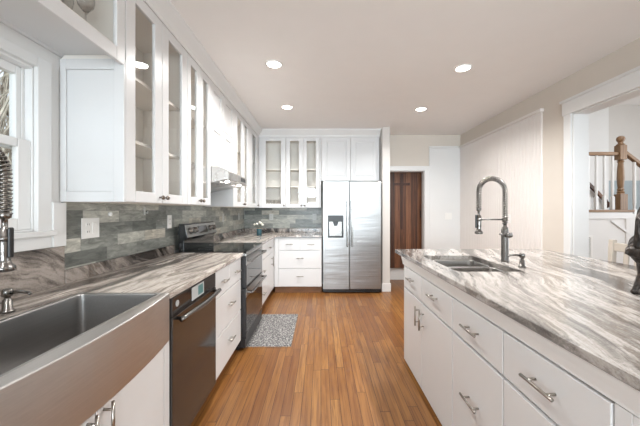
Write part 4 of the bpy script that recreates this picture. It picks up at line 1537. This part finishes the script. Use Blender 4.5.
struct('wall_stair_panel', MB().box(5.332, 6.88, 5.58, 5.599, 1.0, 1.86), 'bluewall')
struct('ceiling_stair', MB().box(LX0, 7.0, -2.5, 5.72, 3.28, 3.40), 'ceil')
struct('wall_upper', MB().box(XR, XR + 0.147, -3.2, 5.72, HC, 3.28), 'greywall')
struct('wall_stair_baffle', MB().box(LX0, 7.0, -2.62, -2.5, 0, 3.28), 'greywall')  # unseen wall added to block the rear fill light
# treads going down to the right
slope = 0.77
n = 6
rise = LZ / 7
run = rise / slope
b = MB()
for i in range(n):
    z = LZ - rise * (i + 1)
    b.box(LX1 + run * i + 0.001, LX1 + run * (i + 1) + 0.02, LY + 0.03, 5.57, z - 0.03, z)
st = struct('stair_treads', b, 'oakx')
st['kind'] = 'structure'
b = MB()
for i in range(n):
    z = LZ - rise * (i + 1)
    b.box(LX1 + run * i + 0.001, LX1 + run * (i + 1), LY + 0.032, 5.57, 0 if i == n - 1 else z - rise, z - 0.031)
struct('stair_risers', b, 'trim')
poly = [(LX1 - 0.1, LZ - 0.05), (LX1, LZ - 0.05), (LX1 + run * 6.0, LZ - 0.05 - slope * run * 6.0), (LX1 + run * 6.0, 0.0), (LX1 - 0.1, 0.0)]
struct('wall_stringer', MB().prism(poly, LY - 0.012, LY + 0.028, 'y'), 'wallwhite')
b = MB()
p0, p1 = (LX1 - 0.32, LY - 0.008, LZ - 0.16), (LX1 + 0.9, LY - 0.008, LZ - 0.16 - slope * 1.15)
b.bar(p0, p1, 0.012, 0.03)
struct('trim_8', b, 'trim')

NX = 4.60
r = thing('stair_railing', 'oak stair railing with white balusters and turned newel beyond the opening', 'railing', (NX, LY + 0.03, LZ + 0.008))
yb_ = LY + 0.035
z0 = LZ + 0.008
b = MB().box(NX - 0.055, NX + 0.055, yb_ - 0.055, yb_ + 0.055, z0, z0 + 0.235)
b.lathe([(0.05, z0 + 0.235), (0.042, z0 + 0.25), (0.05, z0 + 0.27), (0.036, z0 + 0.285), (0.044, z0 + 0.31), (0.034, z0 + 0.33), (0.040, z0 + 0.38), (0.046, z0 + 0.48), (0.040, z0 + 0.64),
         (0.034, z0 + 0.72), (0.045, z0 + 0.735), (0.034, z0 + 0.75), (0.04, z0 + 0.765)], (NX, yb_, 0), 20)
b.box(NX - 0.05, NX + 0.05, yb_ - 0.05, yb_ + 0.05, z0 + 0.765, z0 + 0.985)
b.lathe([(0.05, z0 + 0.985), (0.056, z0 + 0.998), (0.036, z0 + 1.012), (0.03, z0 + 1.03), (0.05, z0 + 1.06), (0.054, z0 + 1.085), (0.046, z0 + 1.11), (0.022, z0 + 1.128), (0.002, z0 + 1.132)], (NX, yb_, 0), 20)
obj('newel_post', b, 'oak', r)
b = MB().bar((LX0, yb_, z0 + 0.855), (NX - 0.051, yb_, z0 + 0.855), 0.06, 0.055)
obj('level_handrail', b, 'oakx', r, 0.012)
b = MB().bar((NX + 0.03, yb_, z0 + 0.90), (NX + 1.35, yb_, z0 + 0.90 - slope * 1.32), 0.06, 0.055)
obj('sloping_handrail', b, 'oakx', r, 0.012)
bal = [(0.016, 0), (0.016, 0.12), (0.012, 0.13), (0.017, 0.145), (0.012, 0.16), (0.016, 0.25), (0.013, 0.55), (0.012, 0.82)]
x = NX - 0.125
while x > LX0 + 0.05:
    obj('baluster', MB().box(x - 0.02, x + 0.02, yb_ - 0.02, yb_ + 0.02, z0, z0 + 0.20).lathe([(0.02, z0 + 0.20), (0.014, z0 + 0.215), (0.021, z0 + 0.30), (0.017, z0 + 0.6), (0.019, z0 + 0.70), (0.019, z0 + 0.829)], (x, yb_, 0), 12), 'trim', r)
    x -= 0.125
for i in range(9):
    x = LX1 + 0.07 + i * 0.125
    st_i = int((x - LX1) / run)
    zb = LZ - rise * (st_i + 1)
    zt = z0 + 0.90 - slope * (x - NX - 0.03) - 0.03
    obj('baluster', MB().box(x - 0.02, x + 0.02, yb_ - 0.02, yb_ + 0.02, zb, zb + 0.20).lathe([(0.02, zb + 0.20), (0.014, zb + 0.215), (0.021, zb + 0.30), (0.019, zt)], (x, yb_, 0), 12), 'trim', r)

# wall handrail of the flight behind the balusters
r = thing('wall_handrail', 'short dark wooden handrail on the wall behind the white balusters', 'handrail', (5.05, 5.47, 1.4))
pa, pb = Vector((4.89, 5.46, 1.80)), Vector((5.22, 5.46, 1.47))
b = MB().bar(tuple(pa - (pb - pa) * 1.2), tuple(pb), 0.045, 0.05)
b.tube([tuple(pb), (5.255, 5.46, 1.44), (5.255, 5.46, 1.37), (5.22, 5.46, 1.355)], [0.026, 0.026, 0.024, 0.02], 8)
obj('rail', b, 'darkwood', r)
b = MB().tube([(5.05, 5.46, 1.62), (5.05, 5.46, 1.56), (5.05, 5.518, 1.55)], 0.01, 8)
obj('bracket', b, 'darknickel', r)

# unseen lamp added to brighten the stair hall
r = thing('added_hall_lamp', 'added round flush lamp in the stair hall, out of view', 'ceiling light', (4.3, 3.2, 3.28))
obj('lamp_base', MB().lathe([(0.17, 3.279), (0.17, 3.25), (0.155, 3.245), (0.155, 3.279)], (4.3, 3.2, 0), 28), 'plate', r)
obj('lamp_shade', MB().lathe([(0.153, 3.249), (0.15, 3.215), (0.11, 3.19), (0.05, 3.178), (0.002, 3.176)], (4.3, 3.2, 0), 28), 'lamp', r, smooth=True)
l2 = bpy.data.lights.new('added_hall_light', 'AREA')
l2.shape = 'DISK'
l2.size = 0.3
l2.energy = 9.0
l2.color = (0.95, 0.97, 1.0)
lo = bpy.data.objects.new('added_hall_light', l2)
COL.objects.link(lo)
lo.parent = r
lo.location = (0, 0, -0.12)

# return-air vent
r = thing('air_vent', 'white louvred return-air vent on the wall below the stair landing', 'vent', (3.98, LY, 0.56))
b = MB().box(3.83, 4.13, LY - 0.012, LY - 0.0005, 0.54, 0.57).box(3.83, 4.13, LY - 0.012, LY - 0.0005, 0.89, 0.92).box(3.83, 3.86, LY - 0.012, LY - 0.0005, 0.57, 0.89).box(4.10, 4.13, LY - 0.012, LY - 0.0005, 0.57, 0.89)
obj('frame', b, 'plate', r, 0.002)
obj('backing', MB().box(3.86, 4.10, LY - 0.003, LY - 0.0005, 0.57, 0.89), 'slot', r)
z = 0.58
b = MB()
while z < 0.885:
    b.prism([(LY - 0.011, z), (LY - 0.004, z + 0.008), (LY - 0.0045, z + 0.0095), (LY - 0.0118, z + 0.0015)], 3.86, 4.10, 'x')
    z += 0.014
obj('louvres', b, 'plate', r)
